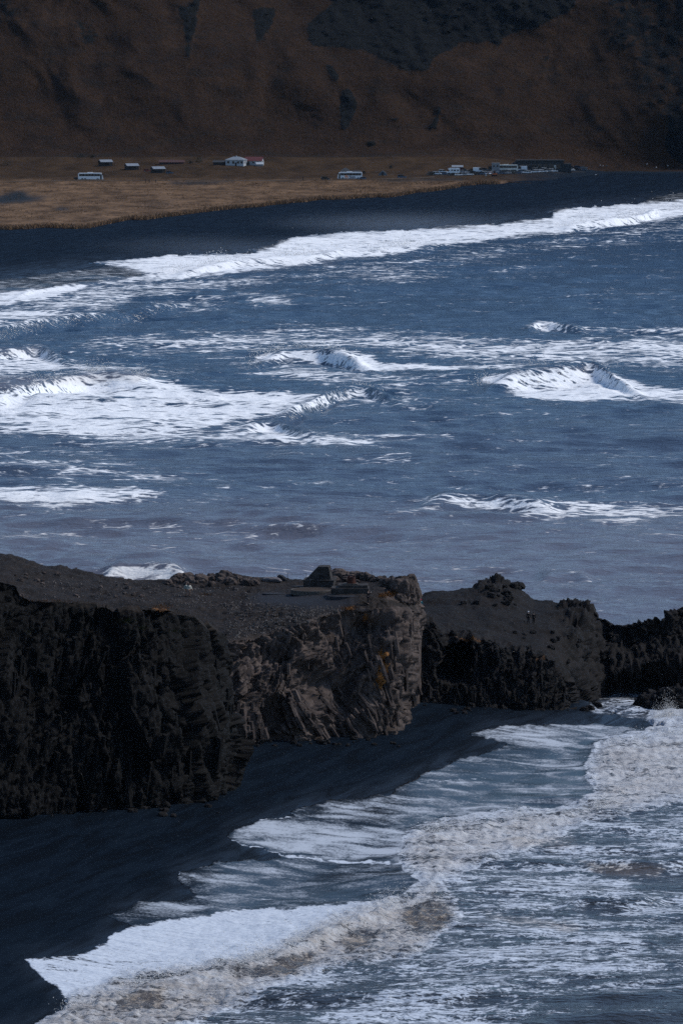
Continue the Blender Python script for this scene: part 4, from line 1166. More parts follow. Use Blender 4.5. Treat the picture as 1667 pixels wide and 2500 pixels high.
# big wet rock in the surf on the right
bm = bmesh.new(); bmesh.ops.create_icosphere(bm, subdivisions=5, radius=1.0)
co = np.array([v.co[:] for v in bm.verts])
S_ = np.array((5.6, 3.6, 2.9)); pt = co * S_
pt[:, 2] = np.where(pt[:, 2] > 0, pt[:, 2] * (1 + .22 * co[:, 0]), pt[:, 2] * .6)
dd = rock_disp(pt[None] + 50, np.radians(np.full((1, len(pt)), 55.0)), .6, 2.5, .9, .55, .1, 500)[0]
pt = pt + co * dd[:, None]
for v, c in zip(bm.verts, pt): v.co = Vector(c)
me = with_mat(bm_mesh('sea_rock', bm), BASALT_RIDGE)
sea_rock = obj('sea_rock', me, None, label='large wet black rock in the surf at the right edge', cat='rock')
x_, y_, z_ = at_z(1628, 1728, 0.3); sea_rock.location = (float(x_), float(y_), .3); sea_rock.rotation_euler = (0, -.12, -.15)

# ---- loose stones over the gravel top
def stones(name, regions, n, lo, hi, matl, trees, label, seed):
    r = random.Random(seed); V = []; F = []
    tot = 0
    for reg, cnt_ in regions:
        xs = [p[0] for p in reg]; ys = [p[1] for p in reg]
        for _ in range(cnt_):
            px, py = r.uniform(min(xs), max(xs)), r.uniform(min(ys), max(ys))
            if not poly_in_pts(reg, np.array([px]), np.array([py]))[0]: continue
            h = cast(px, py, trees)
            if h is None: continue
            s = lo + (hi - lo) * r.random() ** 2.5; c = h[0]
            b = len(V); a = r.uniform(0, 6.28); ca, sa = math.cos(a), math.sin(a); fx, fy, fz = r.uniform(.7, 1.3), r.uniform(.5, 1.0), r.uniform(.35, .75)
            for vx, vy, vz in ((-1, -1, -.6), (1, -1, -.6), (1, 1, -.6), (-1, 1, -.6), (-.7, -.7, 1), (.7, -.7, 1), (.7, .7, 1), (-.7, .7, 1)):
                ux, uy = vx * fx * s * .75 * r.uniform(.6, 1.2), vy * fy * s * .75 * r.uniform(.6, 1.2)
                V.append((c.x + ux * ca - uy * sa, c.y + ux * sa + uy * ca, c.z + (.3 + vz * r.uniform(.6, 1.1)) * fz * s))
            for q in ((4, 5, 6, 7), (0, 1, 5, 4), (1, 2, 6, 5), (2, 3, 7, 6), (3, 0, 4, 7)): F.append(tuple(b + k for k in q))
    me = pymesh(name, V, F)
    return obj(name, me, matl, kind='stuff', label=label)
STONE = simple('pale_stone', (.105, .092, .085), .9, .5, .8, spec=.1)
stones('scree', [([(545, 1570), (620, 1520), (760, 1490), (850, 1485), (760, 1518), (640, 1550)], 2600), ([(545, 1540), (560, 1470), (830, 1480), (760, 1500), (560, 1550)], 1900), ([(380, 1440), (600, 1430), (640, 1470), (560, 1490), (430, 1480)], 900), ([(60, 1400), (420, 1430), (400, 1475), (100, 1460)], 500)], 0, .04, .20, STONE, TOP_BVH, 'loose pale stones scattered over the gravel slope', 5)
stones('gravel', [([(1030, 1490), (1250, 1480), (1400, 1520), (1250, 1560), (1060, 1530)], 900), ([(1020, 1560), (1400, 1600), (1400, 1640), (1050, 1560)], 400)], 0, .04, .14, simple('dark_stone', (.045, .04, .038), .9, .5, .8, spec=.1), [NEAR_BVH[2]], 'small stones on the gravel saddle of the ridge', 6)
stones('beach_pebbles', [([(520, 1960), (600, 1830), (1000, 1810), (1400, 1745), (1300, 1790), (900, 1900), (600, 2000)], 1100), ([(60, 2010), (480, 1985), (520, 2050), (200, 2120)], 250)], 0, .03, .13, simple('beach_stone', (.03, .036, .045), .8, .5, .8, spec=.1), [NEAR_BVH[3]], 'scattered pebbles on the black sand under the cliffs', 8)
for k in range(60):
    px, py = r.choice([(r.uniform(560, 1000), r.uniform(1806, 1826)), (r.uniform(1020, 1400), r.uniform(1722, 1744)), (r.uniform(60, 540), r.uniform(1960, 1995))])
    put_boulder(px, py, r.uniform(.15, .55), near_sand, BASALT_RIDGE, r.choice(BOULD_D), r, trees=[NEAR_BVH[3]])

# ================================================================== THINGS ON THE FAR PLAIN
WHITE = simple('white_paint', (.72, .74, .76), .35, .05)
GLASS = simple('dark_glass', (.012, .016, .02), .12, .2)
RUBBER = simple('tyre_rubber', (.012, .012, .013), .8, .2)
METAL = simple('grey_metal', (.32, .33, .34), .4, .15, metal=.6)
LAMP = simple('lamp_glass', (.6, .6, .58), .2, .05)
REDLAMP = simple('red_lamp', (.35, .02, .015), .25, .05)
DARKWOOD = simple('tarred_wood', (.022, .018, .016), .8, .35, 2)
PALEROOF = simple('corrugated_iron', (.19, .21, .235), .45, .2, 1.5)
GREYROOF = simple('grey_sheet_roof', (.20, .225, .25), .5, .15, 1.5)
REDROOF = simple('red_sheet_roof', (.115, .028, .026), .6, .25, 1.5)
DARKROOF = simple('dark_roof', (.02, .025, .03), .7, .2)
WALLW = simple('white_render', (.36, .39, .42), .8, .1, 1.0)
CONC = simple('grey_concrete_wall', (.22, .22, .23), .9, .2, 1.0)
NAVY = simple('navy_paint', (.015, .022, .06), .4, .1)
ORANGE = simple('orange_paint', (.75, .20, .02), .4, .1)

def yrot(o, a): o.rotation_euler.z = a; return o

def make_coach(name, px, py, face, label, length=12.4, axles=3, text=False, rz=0.0, tint=WHITE):
    L = length / 2; f = face
    p = far_hit(px, py)
    t = thing(name, p, rz, label, 'coach', 'coaches on the plain')
    side = [(-L, .32), (-L, 3.0), (-L + .12, 3.42), (-L + .5, 3.58), (L - 1.6, 3.62), (L - .75, 3.45), (L - .15, 2.0), (L, 1.2), (L, .32)]
    side = [(x * f, z) for x, z in side]
    obj('body', prism_me('body', side, 'y', -1.27, 1.27, .06), tint, t)
    n = 7; x0, x1 = -L + .5, L - 1.5
    for k in range(n):
        a = x0 + (x1 - x0) * k / n + .03; b = x0 + (x1 - x0) * (k + 1) / n - .03
        xa, xb = sorted((a * f, b * f))
        obj('window', box_me('window', xa, xb, -1.30, -1.262, 1.95, 3.08), GLASS, t)
        obj('window', box_me('window', xa, xb, 1.262, 1.30, 1.95, 3.08), GLASS, t)
    ws = [((L - .70) * f, 3.30), ((L - .12) * f, 1.95), ((L + .02) * f, 1.15), ((L + .05) * f, 1.15), ((L - .05) * f, 2.0), ((L - .64) * f, 3.34)]
    obj('windscreen', prism_me('windscreen', ws, 'y', -1.15, 1.15), GLASS, t)
    xa, xb = sorted(((L - 1.42) * f, (L - .62) * f))
    obj('door', box_me('door', xa, xb, -1.295, -1.25, .5, 2.9), GLASS, t)
    obj('roof_unit', box_me('roof_unit', -1.6, 1.2, -.8, .8, 3.55, 3.86, bev=.08), tint, t)
    for x in [(-L + 2.1) * f, (L - 2.6) * f] + ([(-L + 3.5) * f] if axles == 3 else []):
        for s in (-1, 1):
            w = obj('wheel', cyl_me('wheel', (x, s * 1.16, .5), .5, .30, 'y', 18), RUBBER, t)
            obj('rim', cyl_me('rim', (x, s * 1.31, .5), .27, .04, 'y', 12), METAL, w)
    for s in (-1, 1):
        obj('headlight', box_me('headlight', *sorted(((L - .01) * f, (L + .04) * f)), s * .95 - .22, s * .95 + .22, .62, .86), LAMP, t)
        obj('tail_light', box_me('tail_light', *sorted(((-L - .03) * f, (-L + .02) * f)), s * 1.05 - .1, s * 1.05 + .1, .9, 1.5), REDLAMP, t)
        mm = bmesh.new(); box(mm, *sorted(((L + .05) * f, (L + .30) * f)), s * 1.38 - .12, s * 1.38 + .12, 2.35, 2.85, bev=.04); box(mm, *sorted(((L - .5) * f, (L + .2) * f)), s * 1.30 - .04, s * 1.30 + .04, 2.84, 2.92)
        obj('mirror', bm_mesh('mirror', mm), GLASS, t)
    obj('skirt_line', box_me('skirt_line', -L + .1, L - .1, -1.285, -1.26, .30, .42), GLASS, t)
    if text:
        x = -2.0
        for word, m_, dx in (('fly', ORANGE, 2.35), ('bus', NAVY, 0)):
            cu = bpy.data.curves.new('lettering', 'FONT'); cu.body = word; cu.size = 2.15; cu.extrude = .015; cu.shear = .12; cu.offset = .035
            tmp = bpy.data.objects.new('tmp', cu); COL.objects.link(tmp)
            me = bpy.data.meshes.new_from_object(tmp.evaluated_get(bpy.context.evaluated_depsgraph_get()))
            bpy.data.objects.remove(tmp)
            wd = max(v.co.x for v in me.vertices)
            me.transform(Matrix.Translation((x - .6, -1.30, .62)) @ Matrix.Rotation(math.pi / 2, 4, 'X'))
            o = obj('lettering', me, m_, t, label='orange lettering reading fly' if word == 'fly' else 'navy lettering reading bus')
            x += wd + .12
    return t

coach_a = make_coach('coach', 222, 439.5, 1, 'white coach facing right on the road below the three dark cabins')
p = far_hit(186.5, 439.5)
tr_ = thing('luggage_trailer', p, 0, 'small dark luggage trailer hitched behind the white coach', 'trailer')
obj('trailer_box', box_me('trailer_box', -1.2, 1.1, -.9, .9, .45, 1.35, bev=.06), GLASS, tr_)
obj('drawbar', box_me('drawbar', 1.1, 2.0, -.06, .06, .45, .55), METAL, tr_)
for s in (-1, 1):
    obj('wheel', cyl_me('wheel', (0, s * .95, .32), .32, .18, 'y', 14), RUBBER, tr_)
coach_b = make_coach('coach', 854, 437.5, -1, 'white coach with large orange and navy lettering on its side', text=True, axles=2)
coach_c = make_coach('coach', 1235, 419, -1, 'cream coach parked amid the cars beside the grey kiosk', length=12.0, axles=2, tint=simple('cream_paint', (.56, .57, .52), .4, .05))

# ---- the road past the farm and the dark gravel of the car park
def drape(name, line, width, lift, matl, label):
    q = np.array([far_hit(px, py)[:2] for px, py in line])
    s = np.linspace(0, len(q) - 1, 40 * (len(q) - 1) + 1)
    xs = np.interp(s, range(len(q)), q[:, 0]); ys = np.interp(s, range(len(q)), q[:, 1])
    off = np.linspace(-width / 2, width / 2, 9)
    Xr = np.repeat(xs[:, None], 9, 1); Yr = ys[:, None] + off[None, :] + .5 * fbm(Xr / 5, 0 * Xr, 0, 2, 95)
    Yr = np.minimum(Yr, YF - 22)
    Zr = np.array([drop(float(x), float(y), FAR_BVH) for x, y in zip(Xr.ravel(), Yr.ravel())]).reshape(Xr.shape) + lift
    return obj(name, grid_mesh(name, np.stack([Xr, Yr, Zr], -1)), matl, kind='structure', label=label)
drape('road', [(-60, 446), (120, 442), (222, 440.5), (400, 441), (585, 441), (720, 440), (854, 438.5), (985, 436), (1060, 432)], 7.0, .10, simple('dirt_road', (.075, .058, .045), .95, .3, .4, spec=.1), 'pale dirt road crossing the plain below the farm')
drape('car_park', [(1045, 424), (1120, 423), (1200, 421.5), (1300, 418.5), (1400, 416.5), (1425, 416)], 34, .05, simple('dark_gravel', (.020, .022, .026), .95, .4, .5, spec=.05), 'dark gravel surface of the car park')
# ---- cars
def car_meshes(kind):
    if kind == 'suv':   L, H, hood, W = 4.6, 1.75, 1.15, .92
    elif kind == 'van': L, H, hood, W = 5.4, 2.4, .75, 1.0
    elif kind == 'hatch': L, H, hood, W = 4.0, 1.5, .95, .86
    else: L, H, hood, W = 4.7, 1.46, 1.35, .9
    h = L / 2; bz = .95 if kind in ('suv', 'van') else .86
    tail = .25 if kind in ('suv', 'van', 'hatch') else .85
    body = [(-h, .32), (-h, bz - .06), (-h + .08, bz), (h - hood, bz), (h - .2, bz - .14), (h, bz - .32), (h, .32)]
    cab = [(-h + tail * .25, bz), (-h + tail * .25 + (.12 if kind != 'sedan' else .55), H - .06), (h - hood - (.75 if kind != 'van' else .55), H - .06), (h - hood + .12, bz)]
    roof = [(cab[1][0] - .03, H - .06), (cab[1][0] + .12, H), (cab[2][0] - .15, H), (cab[2][0] + .05, H - .06)]
    pil = [(x, s * (W - .075)) for x in (cab[1][0] + .05, (cab[0][0] + cab[3][0]) / 2 - .1) for s in (-1, 1)]
    cargo = box_me('cargo_box', -h + .1, h - hood - 1.5, -W + .04, W - .04, bz, H - .05) if kind == 'van' else None
    return dict(body=prism_me('body', body, 'y', -W, W, .07), windows=prism_me('windows', cab, 'y', -W + .09, W - .09), roof=prism_me('roof', roof, 'y', -W + .1, W - .1), pillar=box_me('pillar', -.05, .05, -.03, .03, bz, H - .04), pil=pil, cargo_box=cargo,
                wheels=[(x, s * (W - .08)) for x in (-h + .85, h - .85) for s in (-1, 1)], lights=[(h, s * (W - .22)) for s in (-1, 1)], bz=bz)
CARK = {k: car_meshes(k) for k in ('suv', 'van', 'hatch', 'sedan')}
WHEEL_ME = cyl_me('wheel', (0, 0, 0), .34, .22, 'y', 14); RIM_ME = cyl_me('rim', (0, 0, 0), .2, .24, 'y', 10)
LIGHT_ME = box_me('headlight', -.03, .03, -.16, .16, -.07, .07)
for m_, q in ((WHEEL_ME, RUBBER), (RIM_ME, METAL), (LIGHT_ME, LAMP)): m_.materials.append(q)
PAINT = {'white': WHITE, 'silver': simple('silver_paint', (.36, .38, .40), .3, .08), 'blue': simple('blue_paint', (.03, .075, .14), .3, .1), 'black': simple('black_paint', (.012, .014, .018), .3, .1), 'grey': simple('grey_paint', (.10, .11, .12), .3, .1), 'red': simple('red_paint', (.20, .02, .018), .3, .1)}
_cm = {}
def cmesh(kind, part, col):
    key = (kind, part, col)
    if key not in _cm:
        me = CARK[kind][part].copy(); me.materials.clear(); me.materials.append(PAINT[col] if col else GLASS); _cm[key] = me
    return _cm[key]
def put_car(p, rz, kind, col, label, cat='car', group='cars in the car park', name='parked_car'):
    t = thing(name, p, rz, label, cat, group)
    K = CARK[kind]
    for part, c in (('body', col), ('windows', None), ('roof', col)) + ((('cargo_box', col),) if kind == 'van' else ()):
        obj(part, cmesh(kind, part, c), None, t)
    for x, y in K['pil']:
        q = obj('pillar', cmesh(kind, 'pillar', col), None, t); q.location = (x, y, 0)
    for x, y in K['wheels']:
        w = obj('wheel', WHEEL_ME, None, t); w.location = (x, y, .34)
        rm = obj('rim', RIM_ME, None, w)
    for x, y in K['lights']:
        l = obj('headlight', LIGHT_ME, None, t); l.location = (x, y, K['bz'] - .25)
    return t

def cp(x, y): return 1030 + x / 3.92, 370 + y / 3.92
ROWS = [
    ('front', [(80, 226, 'black', 'sedan'), (142, 222, 'white', 'suv'), (207, 223, 'blue', 'hatch'), (290, 231, 'black', 'sedan'), (345, 233, 'white', 'hatch'), (395, 231, 'silver', 'suv'), (450, 229, 'white', 'suv'), (505, 225, 'black', 'hatch'), (555, 223, 'blue', 'sedan'), (610, 221, 'white', 'suv'), (662, 218, 'white', 'hatch'), (770, 217, 'blue', 'sedan'), (815, 215, 'silver', 'hatch'), (865, 214, 'black', 'suv'), (925, 213, 'blue', 'hatch'), (1000, 211, 'white', 'suv'), (1072, 204, 'white', 'suv'), (1120, 202, 'white', 'hatch'), (1156, 200, 'white', 'sedan'), (1205, 197, 'silver', 'suv'), (1252, 196, 'white', 'suv'), (1312, 193, 'white', 'suv'), (1352, 191, 'silver', 'hatch'), (1388, 189, 'white', 'suv'), (1424, 187, 'white', 'hatch'), (1480, 182, 'black', 'suv'), (1535, 180, 'blue', 'sedan')]),
    ('middle', [(200, 205, 'white', 'suv'), (390, 205, 'silver', 'hatch'), (432, 205, 'white', 'hatch'), (475, 208, 'black', 'suv'), (575, 208, 'grey', 'sedan'), (640, 206, 'blue', 'suv'), (690, 206, 'silver', 'sedan'), (790, 204, 'grey', 'hatch'), (840, 203, 'white', 'suv'), (890, 202, 'black', 'sedan'), (945, 202, 'silver', 'suv'), (1040, 193, 'black', 'hatch'), (1095, 188, 'silver', 'suv'), (1140, 187, 'blue', 'hatch'), (1180, 186, 'white', 'suv'), (1225, 184, 'black', 'suv'), (1275, 183, 'grey', 'hatch'), (1330, 181, 'white', 'suv'), (1372, 180, 'black', 'sedan'), (1408, 179, 'silver', 'suv'), (1450, 177, 'blue', 'hatch')]),
    ('back', [(400, 190, 'grey', 'suv'), (470, 190, 'black', 'sedan'), (605, 188, 'grey', 'suv'), (1060, 178, 'black', 'suv'), (1110, 176, 'grey', 'hatch'), (1160, 174, 'black', 'suv'), (1205, 173, 'blue', 'sedan'), (1255, 171, 'white', 'van'), (1305, 170, 'black', 'suv'), (1350, 169, 'grey', 'hatch'), (1400, 168, 'black', 'suv'), (1440, 167, 'silver', 'hatch'), (1495, 166, 'blue', 'suv'), (1545, 165, 'grey', 'hatch')]),
]
ORD = ['first', 'second', 'third', 'fourth', 'fifth', 'sixth', 'seventh', 'eighth', 'ninth', 'tenth', 'eleventh', 'twelfth', 'thirteenth', 'fourteenth', 'fifteenth', 'sixteenth', 'seventeenth']
KW = {'suv': 'tall car', 'hatch': 'hatchback', 'sedan': 'saloon car', 'van': 'van'}
rc = random.Random(9)
for row, cars in ROWS:
    seen = {}
    for x, y, col, kind in cars:
        px, py = cp(x, y)
        i = seen.get((col, kind), 0); seen[(col, kind)] = i + 1
        put_car(far_hit(px, py), rc.uniform(-.22, .22) + rc.choice((0, math.pi)), kind, col,
                f'{col} {KW[kind]}, {ORD[i]} such from the left in the {row} row of the car park', 'van' if kind == 'van' else 'car')
put_car(far_hit(*cp(535, 196)), 0, 'van', 'white', 'white delivery van parked between the motorhome and the cream coach', 'van')
put_car(far_hit(*cp(955, 183)), math.pi, 'van', 'white', 'white minibus parked just right of the cream coach', 'minibus')
put_car(far_hit(415, 424.5), .1, 'hatch', 'blue', 'blue hatchback beside the lowest dark cabin', group='cars by the cabins')
put_car(far_hit(360, 419.5), 0, 'hatch', 'red', 'red hatchback between the middle and lowest dark cabins', group='cars by the cabins')
put_car(far_hit(883, 438.3), math.pi, 'sedan', 'blue', 'dark blue saloon car in front of the lettered coach', group='cars on the road')
put_car(far_hit(981, 435), 0, 'suv', 'blue', 'blue tall car alone on the road right of the lettered coach', group='cars on the road')
put_car(far_hit(795, 439.5), .2, 'suv', 'black', 'black tall car towing nothing, left of the lettered coach', group='cars on the road')['label'] = 'black tall car on the road left of the lettered coach'

# motorhome
p = far_hit(*cp(300, 214))
t = thing('motorhome', p, math.pi, 'white motorhome parked in front of the dark red cabin', 'motorhome')
obj('body', prism_me('body', [(-3.2, .4), (-3.2, 2.95), (1.9, 3.05), (2.7, 2.75), (2.75, 2.1), (1.9, 2.0), (2.35, 1.25), (3.3, 1.1), (3.4, .4)], 'y', -1.1, 1.1, .05), WHITE, t)
for a, b in ((-2.7, -1.7), (-1.2, 0.0), (.4, 1.2)):
    for s in (-1, 1): obj('window', box_me('window', a, b, *sorted((s * 1.095, s * 1.125)), 1.55, 2.2), GLASS, t)
obj('windscreen', prism_me('windscreen', [(1.95, 1.98), (2.40, 1.27), (2.46, 1.27), (2.02, 1.98)], 'y', -1, 1), GLASS, t)
for x in (-1.9, 2.3):
    for s in (-1, 1): obj('wheel', cyl_me('wheel', (x, s * 1.02, .37), .37, .24, 'y', 14), RUBBER, t)

# ---- buildings
def windows_on(t, spots, y, w, h, mat_=GLASS, frame=WALLW, axis='y'):
    for x, z in spots:
        if axis == 'y':
            f = obj('window', box_me('window', x - w / 2 - .1, x + w / 2 + .1, y - .05, y + .02, z - .1, z + h + .1), frame, t)
            obj('pane', box_me('pane', x - w / 2, x + w / 2, y - .08, y - .03, z, z + h), mat_, f)
        else:
            f = obj('window', box_me('window', y - .02, y + .05, x - w / 2 - .1, x + w / 2 + .1, z - .1, z + h + .1), frame, t)
            obj('pane', box_me('pane', y + .03, y + .08, x - w / 2, x + w / 2, z, z + h), mat_, f)

def hip_roof(bm, x0, x1, y0, y1, z0, z1, over=.4, ridge=.35):
    x0 -= over; x1 += over; y0 -= over; y1 += over
    ym = (y0 + y1) / 2; m = (x1 - x0) * ridge
    vs = [bm.verts.new(v) for v in ((x0, y0, z0), (x1, y0, z0), (x1, y1, z0), (x0, y1, z0), (x0 + m, ym, z1), (x1 - m, ym, z1))]
    for f in ((0, 1, 5, 4), (1, 2, 5), (2, 3, 4, 5), (3, 0, 4), (3, 2, 1, 0)): bm.faces.new([vs[i] for i in f])
    return bm

def gable(name, p, rz, L, W, H, R, wall, roof, label, cat='cabin', group=None, axis='x'):
    t = thing(name, p, rz, label, cat, group)
    obj('wall', prism_me('wall', [(-W / 2, -.6), (-W / 2, H), (0, H + R - .05), (W / 2, H), (W / 2, -.6)], 'x', -L / 2, L / 2), wall, t)
    for s in (-1, 1):
        pts = [(s * (W / 2 + .35), H - .22), (0, H + R), (0, H + R + .12), (s * (W / 2 + .4), H - .10)]
        obj('roof', prism_me('roof', pts, 'x', -L / 2 - .3, L / 2 + .3), roof, t)
    return t
for i, (px, py, lb) in enumerate([(258, 405, 'dark timber cabin with pale roof, uppermost and leftmost of three'), (322, 414.5, 'dark timber cabin with pale roof, middle of the three'), (386, 422, 'dark timber cabin with pale roof, lowest of three beside the blue car')]):
    t = gable('cabin', far_hit(px, py), .35, 6.2, 4.6, 2.2, 1.0, DARKWOOD, PALEROOF, lb, 'cabin', 'three cabins')
    windows_on(t, [(-1.6, .9), (.2, .9)], -2.3, .9, .8, GLASS, DARKWOOD)
    obj('door', box_me('door', 1.5, 2.4, -2.36, -2.28, 0, 1.95), simple('door_brown%d' % i, (.05, .03, .02), .6), t)
    obj('porch', box_me('porch', 3.1, 4.4, -2.0, 2.0, -.4, .12), DARKWOOD, t)
    for s in (-1, 1): obj('porch_post', box_me('porch_post', 4.2, 4.35, s * 1.9 - .07, s * 1.9 + .07, .1, 2.1), DARKWOOD, t)

# farmhouse
p = far_hit(577, 403.5)
t = thing('farmhouse', p, -.25, 'white farmhouse with grey hipped roof above the road', 'house')
obj('wall', box_me('wall', -4.8, 4.8, -3.4, 3.4, -1.0, 2.9), WALLW, t)
rf = obj('roof', bm_mesh('roof', hip_roof(bmesh.new(), -4.8, 4.8, -3.4, 3.4, 2.9, 4.5)), GREYROOF, t)
obj('chimney', box_me('chimney', -.3, .3, -.2, .4, 3.9, 4.9), WALLW, rf)
windows_on(t, [(-3.3, 1.0), (-.6, 1.0), (2.0, 1.0), (3.8, 1.0)], -3.4, 1.1, 1.2)
windows_on(t, [(-1.6, 1.0), (1.6, 1.0)], 4.8, 1.1, 1.2, axis='x')
obj('door', box_me('door', .3, 1.15, -3.47, -3.38, -.6, 1.5), DARKWOOD, t)
p = far_hit(621, 403)
t = gable('barn', p, -.2, 9.0, 5.0, 2.3, 1.9, WALLW, REDROOF, 'white barn with red roof right of the white farmhouse', 'barn')
obj('door', box_me('door', 4.49, 4.56, -.9, .9, 0, 2.0), DARKWOOD, t)
windows_on(t, [(-2.5, .9), (0, .9), (2.5, .9)], -2.5, .9, .8)
p = far_hit(634, 405.5)
t = gable('shed', p, .1, 3.4, 2.4, 1.1, .8, CONC, WALLW, 'tiny pale shed at the right end of the red roofed barn', 'shed')
p = far_hit(420, 400.5)
t = thing('turf_shed', p, -.05, 'long low shed with red rusted roof half sunk in the slope', 'shed')
obj('wall', box_me('wall', -6.4, 6.4, -2.4, 2.4, -1.2, 1.1), simple('red_wall', (.04, .015, .014), .8, .3), t)
obj('roof', prism_me('roof', [(-2.7, 1.0), (0, 2.2), (2.7, 1.0), (2.7, .9), (-2.7, .9)], 'x', -6.7, 6.7), simple('rusted_roof', (.055, .021, .02), .8, .4), t)
for x in (-5, -1, 3): obj('door', box_me('door', x - .6, x + .6, -2.47, -2.38, -.4, .8), DARKWOOD, t)
p = far_hit(540, 402)
t = gable('byre', p, 0, 8.0, 3.0, 1.4, .7, DARKWOOD, DARKROOF, 'long dark byre adjoining the left side of the white farmhouse', 'shed')
p = far_hit(843, 424.5)
t = thing('bungalow', p, 0, 'small white bungalow with dark hipped roof directly behind the lettered coach', 'house')
obj('wall', box_me('wall', -2.2, 2.2, -2, 2, -1.2, 1.6), WALLW, t)
obj('roof', bm_mesh('roof', hip_roof(bmesh.new(), -2.2, 2.2, -2, 2, 1.55, 3.0)), DARKROOF, t)
windows_on(t, [(-1.3, .5), (1.3, .5)], -2, .7, .8)
obj('door', box_me('door', -.5, .5, -2.07, -1.98, -.6, 1.3), DARKWOOD, t)
p = far_hit(868, 424.5)
t = gable('shed', p, 0, 5.0, 2.6, 1.2, .4, DARKWOOD, DARKROOF, 'low dark shed beside the bungalow behind the lettered coach', 'shed')
p = far_hit(934, 428)
t = thing('hut', p, 0, 'small pale ridged hut alone on the plain right of the bungalow', 'hut')
obj('wall', prism_me('wall', [(-2.6, -.4), (-1.6, 1.2), (0, 2.5), (1.6, 1.2), (2.6, -.4)], 'y', -1.8, 1.8), simple('weathered_boards', (.10, .12, .14), .8, .3), t)
obj('door', box_me('door', -.5, .5, -1.87, -1.79, 0, 1.6), DARKWOOD, t)
p = far_hit(*cp(337, 190))
t = gable('cabin', p, 0, 5.4, 4.0, 2.4, .7, simple('dark_red_boards', (.06, .014, .014), .7, .3), GREYROOF, 'dark red cabin with grey roof behind the white motorhome', 'cabin')
obj('door', box_me('door', -.5, .5, -2.07, -1.99, 0, 2.0), WALLW, t)
p = far_hit(*cp(702, 196))
t = thing('kiosk', p, 0, 'tall square grey kiosk at the left end of the cream coach', 'kiosk')
obj('wall', box_me('wall', -2.0, 2.0, -1.8, 1.8, -.5, 4.4), CONC, t)
obj('roof', box_me('roof', -2.2, 2.2, -2.0, 2.0, 4.4, 4.7), GREYROOF, t)
windows_on(t, [(-.9, 2.6), (.9, 2.6)], -1.8, 1.0, 1.0)
obj('side_wing', box_me('side_wing', -3.8, -2.05, -1.6, 1.6, -.5, 2.9), DARKWOOD, t)

# long low cafe building with a turf ramp on its left
p = far_hit(1323, 413)
t = thing('visitor_building', p, 0, 'long low black building with flat roof behind the parked cars', 'building')
BLK = simple('black_basalt_cladding', (.010, .016, .022), .6, .3, 1.0)
obj('wall', box_me('wall', -13.5, 11.0, -4, 5, -1.5, 4.5), BLK, t)
obj('roof', box_me('roof', -13.9, 11.4, -4.4, 5.4, 4.5, 4.85), DARKROOF, t)
obj('side_wing', box_me('side_wing', 11.05, 15, -3.6, 4.6, -1.5, 2.9), BLK, t)
obj('ramp', prism_me('ramp', [(-22, -1.2), (-13.55, 4.2), (-13.55, -1.2)], 'y', -4, 5), BLK, t)
for x in (-10.5, -7.5, -4.5, -1.5, 1.5, 4.5, 8): obj('window', box_me('window', x - 1.2, x + 1.2, -4.06, -3.98, .3, 2.8), GLASS, t)
obj('door', box_me('door', 6.0, 7.0, -4.07, -3.97, 0, 2.3), METAL, t)

# small digger
p = far_hit(*cp(690, 236))
t = thing('digger', p, 0, 'small orange digger with lowered arm in front of the parked cars', 'digger')
DIG = simple('digger_orange', (.35, .09, .03), .5, .2)
for s in (-1, 1): obj('track', prism_me('track', [(-1.5, .1), (-1.3, 0), (1.3, 0), (1.5, .1), (1.5, .5), (1.2, .65), (-1.2, .65), (-1.5, .5)], 'y', s * .8 - .25, s * .8 + .25), RUBBER, t)
obj('body', box_me('body', -.9, 1.4, -.9, .9, .7, 1.5, bev=.08), DIG, t)
cb = obj('cab', prism_me('cab', [(-.6, 1.5), (-.5, 2.7), (.5, 2.7), (.6, 1.5)], 'y', -.85, .2), simple('cab_red', (.10, .03, .025), .5), t)
obj('window', box_me('window', -.4, .4, -.9, -.83, 1.7, 2.5), GLASS, cb)
bmm = bmesh.new(); prism(bmm, [(-.5, 1.5), (-2.0, 2.4), (-4.2, 1.0), (-4.2, .75), (-2.0, 2.05), (-.5, 1.1)], 'y', .25, .55)
obj('boom', bm_mesh('boom', bmm), DIG, t)
obj('bucket', prism_me('bucket', [(-4.0, 1.0), (-4.6, .8), (-4.7, .1), (-4.0, 0), (-3.7, .6)], 'y', .0, .8), METAL, t)

# ---- boundary posts, shrubs and the fringe of grass
def shrub(px, py, w, h, label, col, seed, leaves=260):
    p = far_hit(px, py); r = random.Random(seed)
    t = thing('shrub', p, 0, label, 'shrub', 'shrubs on the plain')
    st = bmesh.new()
    for k in range(5):
        a = r.uniform(0, 6.28)
        prism(st, [(.05 * math.cos(q), .05 * math.sin(q)) for q in (0, 2.1, 4.2)], 'z', -.3, h * .6)
    obj('stem', bm_mesh('stem', st), DARKWOOD, t)
    V = []; F = []
    for k in range(leaves):
        a = r.uniform(0, 6.28); q = r.random() ** .5; zz = r.random()
        c = Vector((math.cos(a) * q * w / 2 * (1 - .5 * zz), math.sin(a) * q * w / 2 * (1 - .5 * zz), h * (.15 + .8 * zz) * (.75 + .5 * r.random())))
        s = r.uniform(.15, .35); b = len(V)
        for _ in range(3): V.append(c + Vector((r.uniform(-s, s), r.uniform(-s, s), r.uniform(-s, s))))
        F.append((b, b + 1, b + 2))
    obj('foliage', pymesh('foliage', V, F), simple('foliage%d' % seed, col, .9, .4), t)
shrub(487, 400, 5.0, 3.4, 'dark bare shrub between the sunken shed and the farmhouse', (.022, .026, .018), 1)
shrub(466, 400.5, 3.2, 1.5, 'low dark shrub just right of the sunken red shed', (.026, .022, .014), 2)
